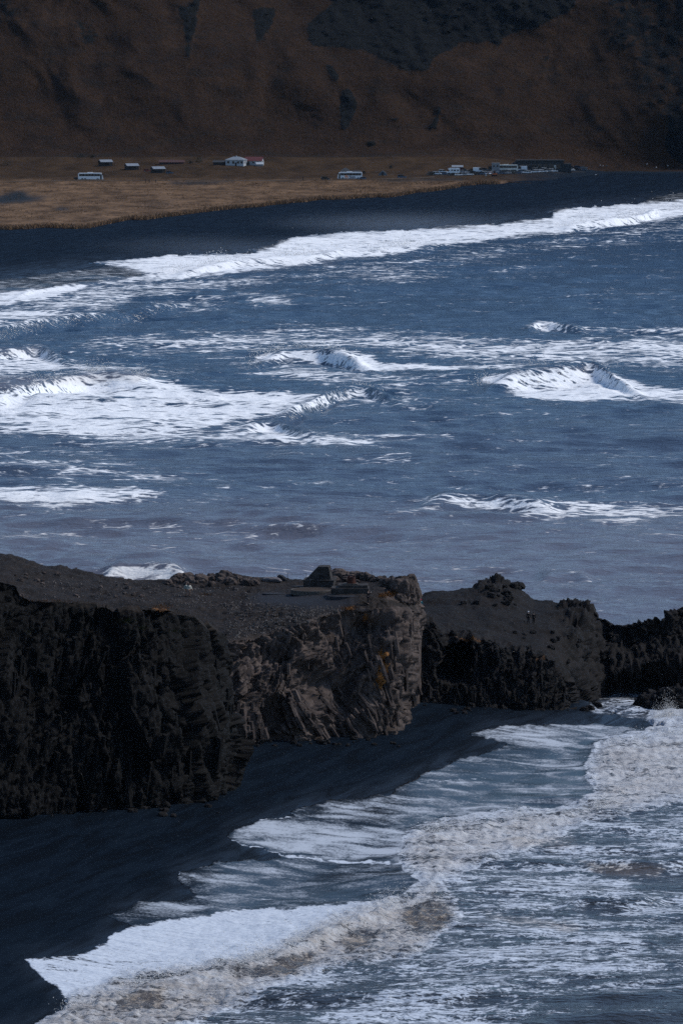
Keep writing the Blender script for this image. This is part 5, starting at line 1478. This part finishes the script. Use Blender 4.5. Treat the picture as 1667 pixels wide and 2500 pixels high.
shrub(954, 411, 2.2, 1.4, 'round dark bush alone on the slope above the pale hut', (.02, .018, .016), 3)
shrub(200, 385.5, 5.5, 2.0, 'dark bush on the track, left of the two above the cabins', (.016, .018, .014), 4)
shrub(228, 386, 3.5, 1.8, 'dark bush on the track, right of the two above the cabins', (.016, .018, .014), 5)
shrub(606, 404, 2.2, 1.9, 'dark bush between the farmhouse and the barn', (.018, .02, .014), 6)
shrub(888, 425, 2.4, 1.7, 'small dark bush right of the low shed behind the coach', (.02, .02, .016), 7)
shrub(20, 404, 7, 2.6, 'wide dark bush at the left edge under the mountain', (.014, .016, .013), 8)

def tufts(name, pts, lo, hi, matl, label, seed, blades=4):
    r = np.random.default_rng(seed); n = len(pts)
    P = np.repeat(pts, blades, 0); m = len(P)
    a = r.uniform(0, 6.28, m); h = r.uniform(lo, hi, m); w = .2 * h
    c = P + np.stack([r.uniform(-.5, .5, m), r.uniform(-.5, .5, m), np.full(m, -.15)], 1)
    off = np.stack([w * np.cos(a), w * np.sin(a), 0 * w], 1)
    tip = c + np.stack([r.uniform(-.5, .5, m) * h, r.uniform(-.3, .3, m) * h, h + .15], 1)
    V = np.stack([c - off, c + off, tip], 1).reshape(-1, 3)
    me = bpy.data.meshes.new(name); raw_mesh(me, V, np.arange(m * 3).reshape(-1, 3))
    return obj(name, me, matl, kind='stuff', label=label)
def grass_mat(name, a, b):
    t = NT(name); n = t.noise(t.pos(), .25, 4, .6); n2 = t.noise(t.pos(), 1.5, 2, .6)
    return t.set(color=t.mix(t.math('ADD', t.math('MULTIPLY', n, .6), t.math('MULTIPLY', n2, .4)), a, b), rough=.9, spec=.05)
g_ = np.random.default_rng(31)
x_ = g_.uniform(-165, 78, 7000); ye_ = y_edge(x_); y_ = ye_ + np.abs(g_.normal(0, 5, 7000)) - 1.2
z_ = far_h(x_, np.maximum(y_, ye_ + .1)) + np.where(y_ > ye_ + 3, .6, .1)
MARRAM = grass_mat('marram_grass', (.08, .05, .03), (.30, .185, .11))
tufts('shore_grass', np.stack([x_, y_, z_], 1), .5, 1.5, MARRAM, 'shaggy pale marram grass along the edge of the strand', 3, 3)
x_ = g_.uniform(-190, 95, 24000); ye_ = y_edge(x_); y_ = ye_ + 5 + g_.random(24000) ** 1.3 * (2850 - ye_)
k_ = (y_ < 2860) & (vnoise(x_ / 14, y_ / 25, 0, 88) > .45); x_, y_ = x_[k_], y_[k_]
tufts('dry_grass', np.stack([x_, y_, far_h(x_, y_) + .2], 1), .15, .5, grass_mat('dry_grass_blades', (.055, .033, .02), (.19, .112, .06)), 'coarse dry grass tussocks over the plain', 4, 2)

for i, (px, py) in enumerate([(356, 446), (365, 447), (381, 447.5), (740, 440)]):
    t = thing('fence_post', far_hit(px, py), 0, ['dark gatepost by the stream, leftmost of three', 'dark gatepost by the stream, middle of three', 'dark gatepost by the stream, rightmost of three', 'lone thin post by the road left of the lettered coach'][i], 'post', 'posts by the road')
    obj('shaft', box_me('shaft', -.15, .15, -.15, .15, -.3, 1.7, bev=.02), DARKWOOD, t); obj('cap', box_me('cap', -.2, .2, -.2, .2, 1.7, 1.8), DARKWOOD, t)

# ================================================================== THE CONCRETE REMAINS ON THE HEADLAND
def concrete_mat(name, a, b, stain=(.02, .018, .017)):
    t = NT(name); p = t.pos(obj=True); n = t.noise(p, 1.1, 6, .62); n2 = t.noise(t.pos((3, 3, .5), obj=True), 1.2, 5, .65); n3 = t.noise(p, 14, 3, .6)
    c = t.mix(t.remap(n, .35, .65), a, b); c = t.mix(t.remap(n2, .5, .68, 0, .75), c, stain)
    return t.set(color=c, rough=.9, spec=.15, normal=t.bump(t.math('ADD', n, n3), .5, .05))
OLDC = concrete_mat('old_concrete', (.022, .020, .020), (.052, .048, .047))
PALEC = concrete_mat('pale_concrete', (.06, .054, .05), (.11, .10, .09))
DARKC = concrete_mat('dark_slab', (.018, .020, .026), (.035, .037, .044))
RUST = concrete_mat('rusty_iron', (.030, .014, .012), (.075, .028, .02))
def ground_at(px, py): return cast(px, py, TOP_BVH)[0]

p = ground_at(780, 1434)
t = thing('concrete_bunker', p + Vector((0, 1.6, -.15)), -.10, 'old concrete bunker with one sloping side on a square plinth', 'bunker')
obj('plinth', box_me('plinth', -1.95, 1.95, -1.6, 1.9, -.5, .95, bev=.04), OLDC, t)
obj('plinth_slab', box_me('plinth_slab', -2.05, 2.05, -1.7, 2.0, .955, 1.10, bev=.02), OLDC, t)
up = obj('tower', prism_me('tower', [(-1.75, 1.104), (-.20, 2.72), (0.0, 2.80), (1.15, 2.80), (1.28, 2.72), (1.62, 1.104)], 'y', -1.1, 1.4, .03), OLDC, t)
obj('opening_shade', box_me('opening_shade', .12, .55, -1.16, -1.08, 1.25, 1.75), simple('recess_shade', (.006, .006, .007), .9), up)  # dark panel on the wall, its colour stands for shade inside a hole
obj('handrail', tube_me('handrail', [(1.3, -.9, 2.1), (1.55, -.9, 2.3), (1.62, -.9, 2.6), (1.4, -.9, 2.75), (1.2, -.9, 2.7)], .03), RUST, up)
obj('ledge', box_me('ledge', -1.2, -.55, -1.62, -1.12, 1.104, 1.2, bev=.02), PALEC, t)
t2 = t
# round gravel-filled base
p = ground_at(760, 1450)
t = thing('round_platform', p + Vector((0, 2.2, -.02)), 0, 'round pale concrete base filled with gravel before the bunker', 'platform')
obj('disc', cyl_me('disc', (0, 0, .12), 2.45, .50, 'z', 48), simple('brown_gravel', (.04, .030, .024), .95, .35, 1.5, spec=.1), t)
V = []; F = []; n = 48
for k in range(n):
    a = 2 * math.pi * k / n
    for rr_, zz in ((2.46, -.2), (2.66, -.2), (2.66, .40), (2.46, .40)): V.append((rr_ * math.cos(a), rr_ * math.sin(a), zz))
for k in range(n):
    b, c = k * 4, ((k + 1) % n) * 4
    for q in range(4): F.append((b + q, c + q, c + (q + 1) % 4, b + (q + 1) % 4))
obj('rim', pymesh('rim', V, F), PALEC, t)
# block with the drum
p = ground_at(856, 1452)
t = thing('concrete_block', p + Vector((0, 2.2, -.1)), -.05, 'stepped concrete block carrying the rusty drum', 'block')
obj('base', box_me('base', -2.45, 2.35, -1.5, 1.7, -.5, .85, bev=.04), OLDC, t)
obj('upper_step', box_me('upper_step', -1.6, 2.2, -1.1, 1.5, .854, 1.2, bev=.03), OLDC, t)
obj('cap', box_me('cap', -.9, .9, -.8, .9, 1.204, 1.36, bev=.02), PALEC, t)
bp = t.location.copy()
t = thing('rusty_drum', bp + Vector((.1, 0, 1.364)), 0, 'rusty iron drum bolted on the stepped concrete block', 'drum')
obj('barrel', cyl_me('barrel', (0, 0, .42), .56, .84, 'z', 24, .50), RUST, t)
obj('flange', cyl_me('flange', (0, 0, .03), .66, .06, 'z', 24), RUST, t)
for a in (.6, 2.2, 3.8, 5.4): obj('lug', box_me('lug', .42 * math.cos(a) - .07, .42 * math.cos(a) + .07, .42 * math.sin(a) - .07, .42 * math.sin(a) + .07, .84, 1.02), RUST, t)
# dark half-round slab in front of the block
p = ground_at(838, 1459)
t = thing('dark_slab', p + Vector((0, 1.1, .0)), 0, 'thin dark half round slab lying in front of the stepped block', 'slab')
pts = [(2.1 * math.cos(a), 1.5 * math.sin(a)) for a in np.linspace(math.pi, 2 * math.pi, 22)]
obj('plate', prism_me('plate', pts, 'z', -.35, .16), DARKC, t)
obj('edge_strip', box_me('edge_strip', -2.1, 2.1, .0, .12, -.3, .20), OLDC, t)
p = ground_at(668, 1451)
t = thing('dark_slab', p + Vector((0, .6, 0)), 0, 'small dark flat slab left of the round base', 'slab')
pts = [(1.5 * math.cos(a), .8 * math.sin(a)) for a in np.linspace(0, 2 * math.pi, 22)[:-1]]
obj('plate', prism_me('plate', pts, 'z', -.3, .08), DARKC, t)
p = ground_at(742, 1434)
t = thing('dark_slab', p + Vector((0, .6, 0)), 0, 'dark flat slab between the round base and the bunker', 'slab')
obj('plate', prism_me('plate', [(x * 1.1, y) for x, y in pts], 'z', -.3, .10), DARKC, t)

# posts and rope along the far edge
POSTM = simple('galvanised_post', (.05, .05, .055), .6, .2)
posts = []
for i, (px, py, h, lb) in enumerate([(677, 1416, .75, 'short reddish post at the left end of the rope on the cliff edge'), (702, 1417, .95, 'thin post on the cliff edge, second from the left on the rope'), (748, 1416.5, .95, 'thin post on the cliff edge just left of the bunker'), (907, 1412, .95, 'tall thin post among boulders right of the bunker'), (903, 1412, .6, 'short thin post beside the tall post among boulders')]):
    q = ground_at(px, py)
    t = thing('rope_post', q, 0, lb, 'post', 'rope posts on the cliff edge')
    obj('shaft', cyl_me('shaft', (0, 0, h / 2 - .15), .035, h + .3, 'z', 8), POSTM if i else simple('red_post', (.12, .03, .03), .6), t)
    obj('eyelet', cyl_me('eyelet', (0, 0, h - .05), .06, .05, 'x', 8), POSTM, t)
    posts.append(q + Vector((0, 0, h - .06)))
for a, b, lb in ((0, 1, 'sagging rope between the two leftmost cliff edge posts'), (1, 2, 'sagging rope running to the post beside the bunker')):
    A_, B_ = posts[a], posts[b]
    ptsr = [A_.lerp(B_, s) + Vector((0, 0, -.5 * s * (1 - s))) for s in np.linspace(0, 1, 14)]
    obj('rope', tube_me('rope', ptsr, .022), POSTM, None, lb, 'rope', 'ropes on the cliff edge')
q = ground_at(690, 1417)
o = obj('dark_stone', BOULD[2].copy(), DARKC, None, 'dark slanted stone lying against the short reddish post', 'stone'); o.location = q + Vector((0, .1, .25)); o.scale = (.75, .5, .38); o.rotation_euler = (0, .45, .3)
q = ground_at(664, 1418)
o = obj('pale_stone', BOULD[4].copy(), simple('pale_mauve_stone', (.10, .09, .095), .9), None, 'low pale flat stone left of the short reddish post', 'stone'); o.location = q + Vector((0, .1, .15)); o.scale = (1.3, .7, .38)

# orange tussocks and hanging dry grass on the rocks
def rock_tufts(name, spots, matl, label, seed, trees):
    r = random.Random(seed); V = []; F = []
    for px, py, rx, ry, n, hh in spots:
        for _ in range(n):
            h = cast(px + r.gauss(0, rx), py + r.gauss(0, ry), trees)
            if h is None: continue
            c = h[0]; a = r.uniform(0, 6.28); ln = hh * r.uniform(.5, 1.3); w = .045; b = len(V)
            tip = c + Vector((r.uniform(-.5, .5) * ln, -.35 * ln + r.uniform(-.2, .2) * ln, r.uniform(-.5, 1.0) * ln))
            V += [(c.x - w * math.cos(a), c.y + .02, c.z - w * math.sin(a)), (c.x + w * math.cos(a), c.y + .02, c.z + w * math.sin(a)), tuple(tip)]
            F.append((b, b + 1, b + 2))
    return obj(name, pymesh(name, V, F), matl, kind='stuff', label=label)
RUSTG = grass_mat('rust_grass', (.06, .027, .010), (.27, .118, .036))
rock_tufts('rust_grass', [(932, 1625, 7, 20, 1100, .32), (925, 1668, 5, 8, 160, .3), (953, 1450, 8, 3, 500, .3), (932, 1454, 6, 3, 250, .25), (850, 1486, 12, 3, 350, .2), (398, 1481, 16, 3, 260, .26), (505, 1452, 8, 2, 150, .2), (120, 1467, 30, 2, 200, .2), (900, 1508, 6, 9, 120, .25)], RUSTG, 'rust coloured dry grass clinging to the cliff and its top', 7, NEAR_BVH)
rock_tufts('moss', [(310, 1515, 14, 4, 260, .22), (350, 1532, 8, 3, 120, .2), (70, 1540, 4, 5, 80, .2), (430, 1541, 10, 2, 120, .2)], grass_mat('moss_green', (.012, .016, .006), (.05, .055, .02)), 'olive moss tufts on the dark left cliff', 8, NEAR_BVH)

# ================================================================== PEOPLE
def skin_mesh(name, V, E, Rd, sub=1):
    me = bpy.data.meshes.new(name); me.from_pydata(V, E, []); me.update()
    o = bpy.data.objects.new('tmp', me); COL.objects.link(o)
    sk = o.modifiers.new('s', 'SKIN'); sk.use_smooth_shade = True; sk.branch_smoothing = .4
    for i, rr in enumerate(Rd):
        sv = me.skin_vertices[0].data[i]; sv.radius = (rr, rr) if not isinstance(rr, tuple) else rr
        sv.use_root = (i == 0)
    if sub:
        ss = o.modifiers.new('d', 'SUBSURF'); ss.levels = sub; ss.render_levels = sub
    dg = bpy.context.evaluated_depsgraph_get()
    out = bpy.data.meshes.new_from_object(o.evaluated_get(dg))
    bpy.data.objects.remove(o)
    out.shade_smooth()
    return out

def limb_chain(V, E, Rd, start, pts, rad):
    prev = start
    for p_, r_ in zip(pts, rad):
        V.append(p_); Rd.append(r_); E.append((prev, len(V) - 1)); prev = len(V) - 1
    return prev

def person_parts(pose):
    """faces local +X; returns body, jacket, trousers, boots, hair meshes, 1.75 m tall"""
    S = .09
    if pose == 'photo':
        armR = [(.02, -.21, 1.40), (.16, -.25, 1.18), (.34, -.10, 1.46)]; armL = [(.02, .21, 1.40), (.16, .25, 1.18), (.34, .06, 1.46)]
        legR = [(0, -.09, .92), (.02, -.10, .50), (-.01, -.10, .09)]; legL = [(0, .09, .92), (.01, .10, .50), (-.01, .10, .09)]
    elif pose == 'walk':
        armR = [(0, -.20, 1.40), (-.10, -.25, 1.14), (.02, -.26, .92)]; armL = [(0, .20, 1.40), (.08, .25, 1.14), (.24, .22, .98)]
        legR = [(0, -.09, .92), (.16, -.09, .50), (.14, -.09, .10)]; legL = [(0, .09, .92), (-.06, .09, .50), (-.28, .09, .14)]
    else:
        armR = [(0, -.20, 1.40), (-.02, -.25, 1.13), (.06, -.25, .89)]; armL = [(0, .20, 1.40), (-.02, .25, 1.13), (.06, .25, .89)]
        legR = [(0, -.09, .92), (.02, -.10, .50), (-.01, -.11, .09)]; legL = [(0, .09, .92), (.02, .10, .50), (-.01, .11, .09)]
    def addhand(V, E, Rd, wrist_i, w, d):
        d = Vector(d).normalized(); w = Vector(w); sd = d.cross(Vector((0, 0, 1)) if abs(d.z) < .8 else Vector((1, 0, 0))).normalized()
        V.append(tuple(w + d * .06)); Rd.append((.035, .018)); E.append((wrist_i, len(V) - 1)); pi = len(V) - 1
        V.append(tuple(w + d * .09)); Rd.append((.036, .016)); E.append((pi, len(V) - 1)); ki = len(V) - 1
        for k, (o_, ln) in enumerate(((-.030, .065), (-.010, .078), (.010, .072), (.030, .055))):
            V.append(tuple(w + d * .105 + sd * o_)); Rd.append(.009); E.append((ki, len(V) - 1)); a = len(V) - 1
            V.append(tuple(w + d * (.105 + ln) + sd * o_ + Vector((.015, 0, -.01)))); Rd.append(.008); E.append((a, len(V) - 1))
        V.append(tuple(w + d * .06 - sd * .045)); Rd.append(.011); E.append((pi, len(V) - 1)); a = len(V) - 1
        V.append(tuple(w + d * .10 - sd * .06)); Rd.append(.009); E.append((a, len(V) - 1))
    V = [(0, 0, .96)]; Rd = [(.13, .10)]; E = []
    for p_, r_ in (((0, 0, 1.12), (.13, .10)), ((0, 0, 1.30), (.155, .105)), ((0, 0, 1.42), (.12, .08)), ((.01, 0, 1.50), .052), ((.02, 0, 1.56), .06), ((.03, 0, 1.62), (.082, .095)), ((.025, 0, 1.69), (.085, .098)), ((.01, 0, 1.745), (.05, .055))):
        V.append(p_); Rd.append(r_); E.append((len(V) - 2, len(V) - 1))
    V.append((.125, 0, 1.63)); Rd.append(.016); E.append((6, len(V) - 1))                       # nose
    for s in (-1, 1):
        V.append((.01, s * .098, 1.64)); Rd.append(.016); E.append((6, len(V) - 1))             # ears
    for A_ in (armR, armL):
        e = limb_chain(V, E, Rd, 3, A_, (.062, .046, .032)); addhand(V, E, Rd, e, A_[2], Vector(A_[2]) - Vector(A_[1]) if pose != 'photo' else Vector((.3, 0, 1)))
    for Lg in (legR, legL):
        e = limb_chain(V, E, Rd, 0, Lg, (.088, .06, .042)); ft = Lg[2]
        V.append((ft[0] + .14, ft[1], max(.035, ft[2] - .06))); Rd.append((.04, .03)); E.append((e, len(V) - 1))
    body = skin_mesh('body', V, E, Rd)
    V = [(0, 0, .86)]; Rd = [(.165, .13)]; E = []
    for p_, r_ in (((0, 0, 1.05), (.165, .13)), ((0, 0, 1.30), (.185, .135)), ((0, 0, 1.43), (.13, .095)), ((.01, 0, 1.49), .075)):
        V.append(p_); Rd.append(r_); E.append((len(V) - 2, len(V) - 1))
    for A_ in (armR, armL): limb_chain(V, E, Rd, 3, A_, (.088, .068, .052))
    jacket = skin_mesh('jacket', V, E, Rd)
    V = [(0, 0, .98)]; Rd = [(.14, .115)]; E = []
    for Lg in (legR, legL): limb_chain(V, E, Rd, 0, [Lg[0], Lg[1], (Lg[2][0], Lg[2][1], Lg[2][2] + .04)], (.108, .078, .062))
    trousers = skin_mesh('trousers', V, E, Rd)
    boots = []
    for Lg in (legR, legL):
        ft = Lg[2]; z = max(0, ft[2] - .09)
        V = [(ft[0], ft[1], ft[2] + .06), (ft[0] - .02, ft[1], z + .05), (ft[0] + .08, ft[1], z + .045), (ft[0] + .18, ft[1], z + .04)]
        boots.append(skin_mesh('boot', V, [(0, 1), (1, 2), (2, 3)], [.06, .058, .052, .042]))
    bm = bmesh.new(); bmesh.ops.create_icosphere(bm, subdivisions=2, radius=1.0)
    for v in bm.verts:
        c = v.co; v.co = Vector((.0 + c.x * .108, c.y * .106, 1.695 + c.z * .10))
        if c.x > .35 and c.z < .25: v.co.x *= .6; v.co.z += .03
    hair = bm_mesh('hair', bm); hair.shade_smooth()
    eyes = bmesh.new()
    for s in (-1, 1): bmesh.ops.create_icosphere(eyes, subdivisions=1, radius=.014, matrix=Matrix.Translation((.108, s * .034, 1.655)))
    mouth = box_me('mouth', .098, .112, -.025, .025, 1.575, 1.585)
    return dict(body=body, jacket=jacket, trousers=trousers, boots=boots, hair=hair, eyes=bm_mesh('eyes', eyes), mouth=mouth)
PEOPLE = {k: person_parts(k) for k in ('photo', 'walk', 'stand')}
SKIN = simple('skin', (.32, .20, .15), .6, .08)
EYE = simple('eye', (.02, .015, .012), .3, .05)
LIP = simple('lip', (.25, .09, .08), .5, .05)
def cloth(name, c): return simple(name, c, .85, .15, 6, spec=.1)
BLACKC, TEAL, PALEJ, CREAM, TAN, DGREY, PINK, WHAT, HAIRD = cloth('black_cloth', (.010, .010, .013)), cloth('teal_cloth', (.012, .12, .16)), cloth('pale_grey_cloth', (.24, .28, .26)), cloth('cream_cloth', (.55, .53, .46)), cloth('tan_cloth', (.16, .10, .07)), cloth('dark_grey_cloth', (.03, .032, .038)), cloth('pink_cloth', (.45, .04, .09)), cloth('white_cloth', (.7, .7, .7)), cloth('dark_hair', (.010, .009, .009))
def put_person(loc, rz, pose, jacket, trousers, hat, hatname, label, group=None, scale=1.0, full=True):
    t = thing('person', loc, rz, label, 'person', group); t.scale = (scale,) * 3
    Q = PEOPLE[pose]
    def pt(n, me, m_, par=t):
        me = me.copy(); return obj(n, me, m_, par)
    b = pt('body', Q['body'], SKIN)
    pt('jacket', Q['jacket'], jacket); pt('trousers', Q['trousers'], trousers)
    for bt in Q['boots']: pt('boot', bt, BLACKC)
    pt(hatname, Q['hair'], hat)
    if full:
        pt('eyes', Q['eyes'], EYE); pt('mouth', Q['mouth'], LIP)
    return t
g = ground_at(898, 1475)
ph = put_person(g, -.25, 'photo', BLACKC, BLACKC, HAIRD, 'hair', 'person in black taking a picture with raised phone on the cliff top')
M = ph.matrix_basis
dirv = Vector((math.cos(-.25), math.sin(-.25), 0))
ph_o = obj('phone', box_me('phone', -.006, .006, -.08, .08, -.04, .04, bev=.003), simple('phone_case', (.5, .52, .55), .3), None, 'small phone held up by the person in black', 'phone')
ph_o.location = g + dirv * .42 + Vector((0, 0, 1.56)); ph_o.rotation_euler = (0, 0, -.25)
put_person(ground_at(455, 1456), -.9, 'walk', PALEJ, TAN, HAIRD, 'hair', 'person in pale grey jacket walking, left of the pair by the rocks', 'pair walking on the headland')
put_person(ground_at(463.5, 1456), -.8, 'walk', CREAM, TAN, HAIRD, 'hair', 'person in cream coat walking, right of the pair by the rocks', 'pair walking on the headland', .96)
# the climber just beyond the right edge of the headland
x_, y_, z_ = at_y(1026, 1494, 728.0)
gz = drop(float(x_), 728.0, NEAR_BVH)
h = cast(1027, 1494, [NEAR_BVH[2]])
rz_hit = h[0] if h else Vector((float(x_), 780, float(z_)))
put_person(rz_hit, 2.2, 'stand', TEAL, TEAL, PINK, 'hat', 'person in teal jacket and pink hat half hidden behind the cliff edge')
for px, py, sc_, hat, lb in ((1289, 1523.5, 1.0, WHAT, 'dark clothed person with white hat on the gravel saddle'), (1301.5, 1524, .93, DGREY, 'dark clothed person without a white hat on the gravel saddle')):
    h = cast(px, py, [NEAR_BVH[2]])
    put_person(h[0], 1.4, 'stand', BLACKC, BLACKC, hat, 'hat', lb, 'two people on the gravel saddle', sc_)
# far walkers on the strand
far_people = [(1363, 413, WHITE, 'person in white by the black building, left of two'), (1366.5, 413, WHITE, 'person in white by the black building, right of two'), (1464, 409, WHAT, 'walker in white below the mountain, nearest the car park'), (1471, 410, WHAT, 'walker in white below the mountain, second from the car park'), (1480, 410, TEAL, 'walker in blue below the mountain, third from the car park'), (1510, 408, BLACKC, 'dark walker below the mountain, left of two in black'), (1514, 408, BLACKC, 'dark walker below the mountain, right of two in black'), (1569, 406, DGREY, 'grey walker near the right end of the mountain foot'), (1578, 406, WHAT, 'white clothed walker near the right end of the mountain foot'), (1601, 414, WHAT, 'walker in white alone lower on the far strand'), (1453, 432, WHAT, 'walker in white on open sand, left of two'), (1458, 432, DGREY, 'walker in grey on open sand, right of two'), (1629, 410, WHAT, 'walker in white furthest right under the black cliff'), (1432, 411, DGREY, 'grey walker just right of the last parked car'), (1444, 411, BLACKC, 'dark walker between the car park and those in white')]
rp = random.Random(4)
for px, py, j, lb in far_people:
    put_person(far_hit(px, py), rp.uniform(0, 6.28), rp.choice(('walk', 'stand')), j, DGREY, HAIRD, 'hair', lb, 'walkers on the far strand', 1.0, False)

# ================================================================== SPRAY THROWN UP BY THE BREAKERS
def spray():
    r = np.random.default_rng(5)
    P = SEA_P.reshape(-1, 3)
    V = []; 
    pts = []
    for crest, n, up, sz, back in [([(170, 2440), (314, 2390), (585, 2345), (700, 2305), (834, 2236), (993, 2188), (1050, 2158)], 9000, .75, .05, 1.6), ([(985, 2045), (1046, 2016), (1153, 2000), (1285, 1983), (1400, 1972), (1490, 1942)], 5000, .55, .05, 1.4), ([(1460, 1815), (1540, 1798), (1640, 1790), (1720, 1790)], 2200, .6, .05, 1.2), ([(1590, 1745), (1620, 1735), (1660, 1730)], 5000, .8, .035, .8),
                                   ([(604, 889), (638, 865), (700, 857), (771, 857), (850, 868)], 1800, 1.0, .13, 3), ([(1170, 930), (1190, 916), (1280, 906), (1365, 901), (1440, 891), (1480, 900)], 2500, 1.2, .13, 3), ([(64, 942), (117, 927), (213, 912), (255, 911), (372, 916)], 2000, .9, .12, 3), ([(420, 655), (620, 632), (760, 622), (900, 610), (1060, 596)], 3500, 1.6, .18, 6), ([(1380, 553), (1500, 535), (1600, 510), (1667, 505)], 2000, 1.6, .18, 6), ([(800, 960), (887, 948), (930, 958)], 700, .8, .12, 2)]:
        cx_, cy_, _ = at_z([p[0] for p in crest], [p[1] for p in crest], 1.0)
        s = r.uniform(0, len(crest) - 1, n)
        x = np.interp(s, range(len(crest)), cx_); y = np.interp(s, range(len(crest)), cy_)
        cl = vnoise(x / (back * .9), y / (back * 2), 0, 90)
        keep = r.random(n) < sstep(.35, .75, cl)
        x, y, cl = x[keep], y[keep], cl[keep]
        n = len(x)
        pts.append(np.stack([x + r.normal(0, back * .5, n), y + r.normal(0, back, n), np.abs(r.normal(0, 1, n)) ** 1.3 * up * (cl + .3), sz * r.uniform(.4, 1.3, n)], 1))
    Q = np.concatenate(pts)
    # height of the water under every drop
    bv = bvh_of(sea)
    zs = np.empty(len(Q))
    for i, q in enumerate(Q):
        h = bv.ray_cast(Vector((q[0], q[1], 60)), Vector((0, 0, -1)))
        zs[i] = h[0].z if h[0] is not None else 0
    T = np.array([(1, 1, 1), (-1, -1, 1), (-1, 1, -1), (1, -1, -1)], float) * .7
    n = len(Q)
    A_ = r.normal(0, 1, (n, 3, 3)); A_, _ = np.linalg.qr(A_)
    tt = np.einsum('kj,nij->nki', T, A_) * Q[:, 3][:, None, None]
    V = (tt + np.stack([Q[:, 0], Q[:, 1], zs + Q[:, 2]], 1)[:, None, :]).reshape(-1, 3)
    b = (np.arange(n) * 4)[:, None, None]
    F = (b + np.array([(0, 1, 2), (0, 3, 1), (0, 2, 3), (1, 3, 2)])[None]).reshape(-1, 3)
    me = bpy.data.meshes.new('spray'); raw_mesh(me, V, F)
    obj('spray', me, simple('spray_white', (.78, .77, .75), .9, .08), kind='stuff', label='white spray flung up along the breaking crests')
spray()

# thin mist of spray drifting over the far strand, densest at its heart
def mist(px, py, sx, sy, sz, dens, label):
    x_, y_, z_ = at_z(px, py, 1.5)
    bm = bmesh.new(); bmesh.ops.create_icosphere(bm, subdivisions=4, radius=1.0)
    me = bm_mesh('mist', bm)
    m_ = bpy.data.materials.new('sea_mist'); m_.use_nodes = True; nt = m_.node_tree
    for n_ in list(nt.nodes): nt.nodes.remove(n_)
    N_ = nt.nodes.new
    v_ = N_('ShaderNodeVolumePrincipled'); v_.inputs['Color'].default_value = (.72, .84, 1, 1)
    tc = N_('ShaderNodeTexCoord'); ln = N_('ShaderNodeVectorMath'); ln.operation = 'LENGTH'; nt.links.new(tc.outputs['Object'], ln.inputs[0])
    mr = N_('ShaderNodeMapRange'); mr.interpolation_type = 'SMOOTHERSTEP'; nt.links.new(ln.outputs['Value'], mr.inputs[0])
    mr.inputs[1].default_value = 0.0; mr.inputs[2].default_value = .98; mr.inputs[3].default_value = dens; mr.inputs[4].default_value = 0.0
    nt.links.new(mr.outputs[0], v_.inputs['Density'])
    o_ = N_('ShaderNodeOutputMaterial'); nt.links.new(v_.outputs[0], o_.inputs['Volume'])
    o = obj('mist', me, m_, kind='stuff', label=label); o.location = (float(x_), float(y_), 2.0); o.scale = (sx, sy, sz); o.rotation_euler = (0, 0, -.35)
mist(880, 560, 62, 75, 10, .0023, 'thin spray mist drifting over the strand behind the breakers')
mist(1050, 549, 60, 75, 9, .0016, 'fainter spray mist further along the strand')
mist(470, 612, 55, 80, 8, .0016, 'faint spray mist over the left of the strand')

# the air of the bay: faint blue sea haze round everything
bm = bmesh.new(); box(bm, -4200, 4200, -2300, 6300, -25, 330)
m_ = bpy.data.materials.new('sea_air'); m_.use_nodes = True; nt = m_.node_tree
for n_ in list(nt.nodes): nt.nodes.remove(n_)
v_ = nt.nodes.new('ShaderNodeVolumePrincipled'); v_.inputs['Color'].default_value = (.45, .68, 1, 1); v_.inputs['Density'].default_value = 0.42e-5; v_.inputs['Anisotropy'].default_value = .0
o_ = nt.nodes.new('ShaderNodeOutputMaterial'); nt.links.new(v_.outputs[0], o_.inputs['Volume'])
haze = obj('haze', bm_mesh('haze', bm), m_, kind='stuff', label='faint blue sea haze filling the bay')
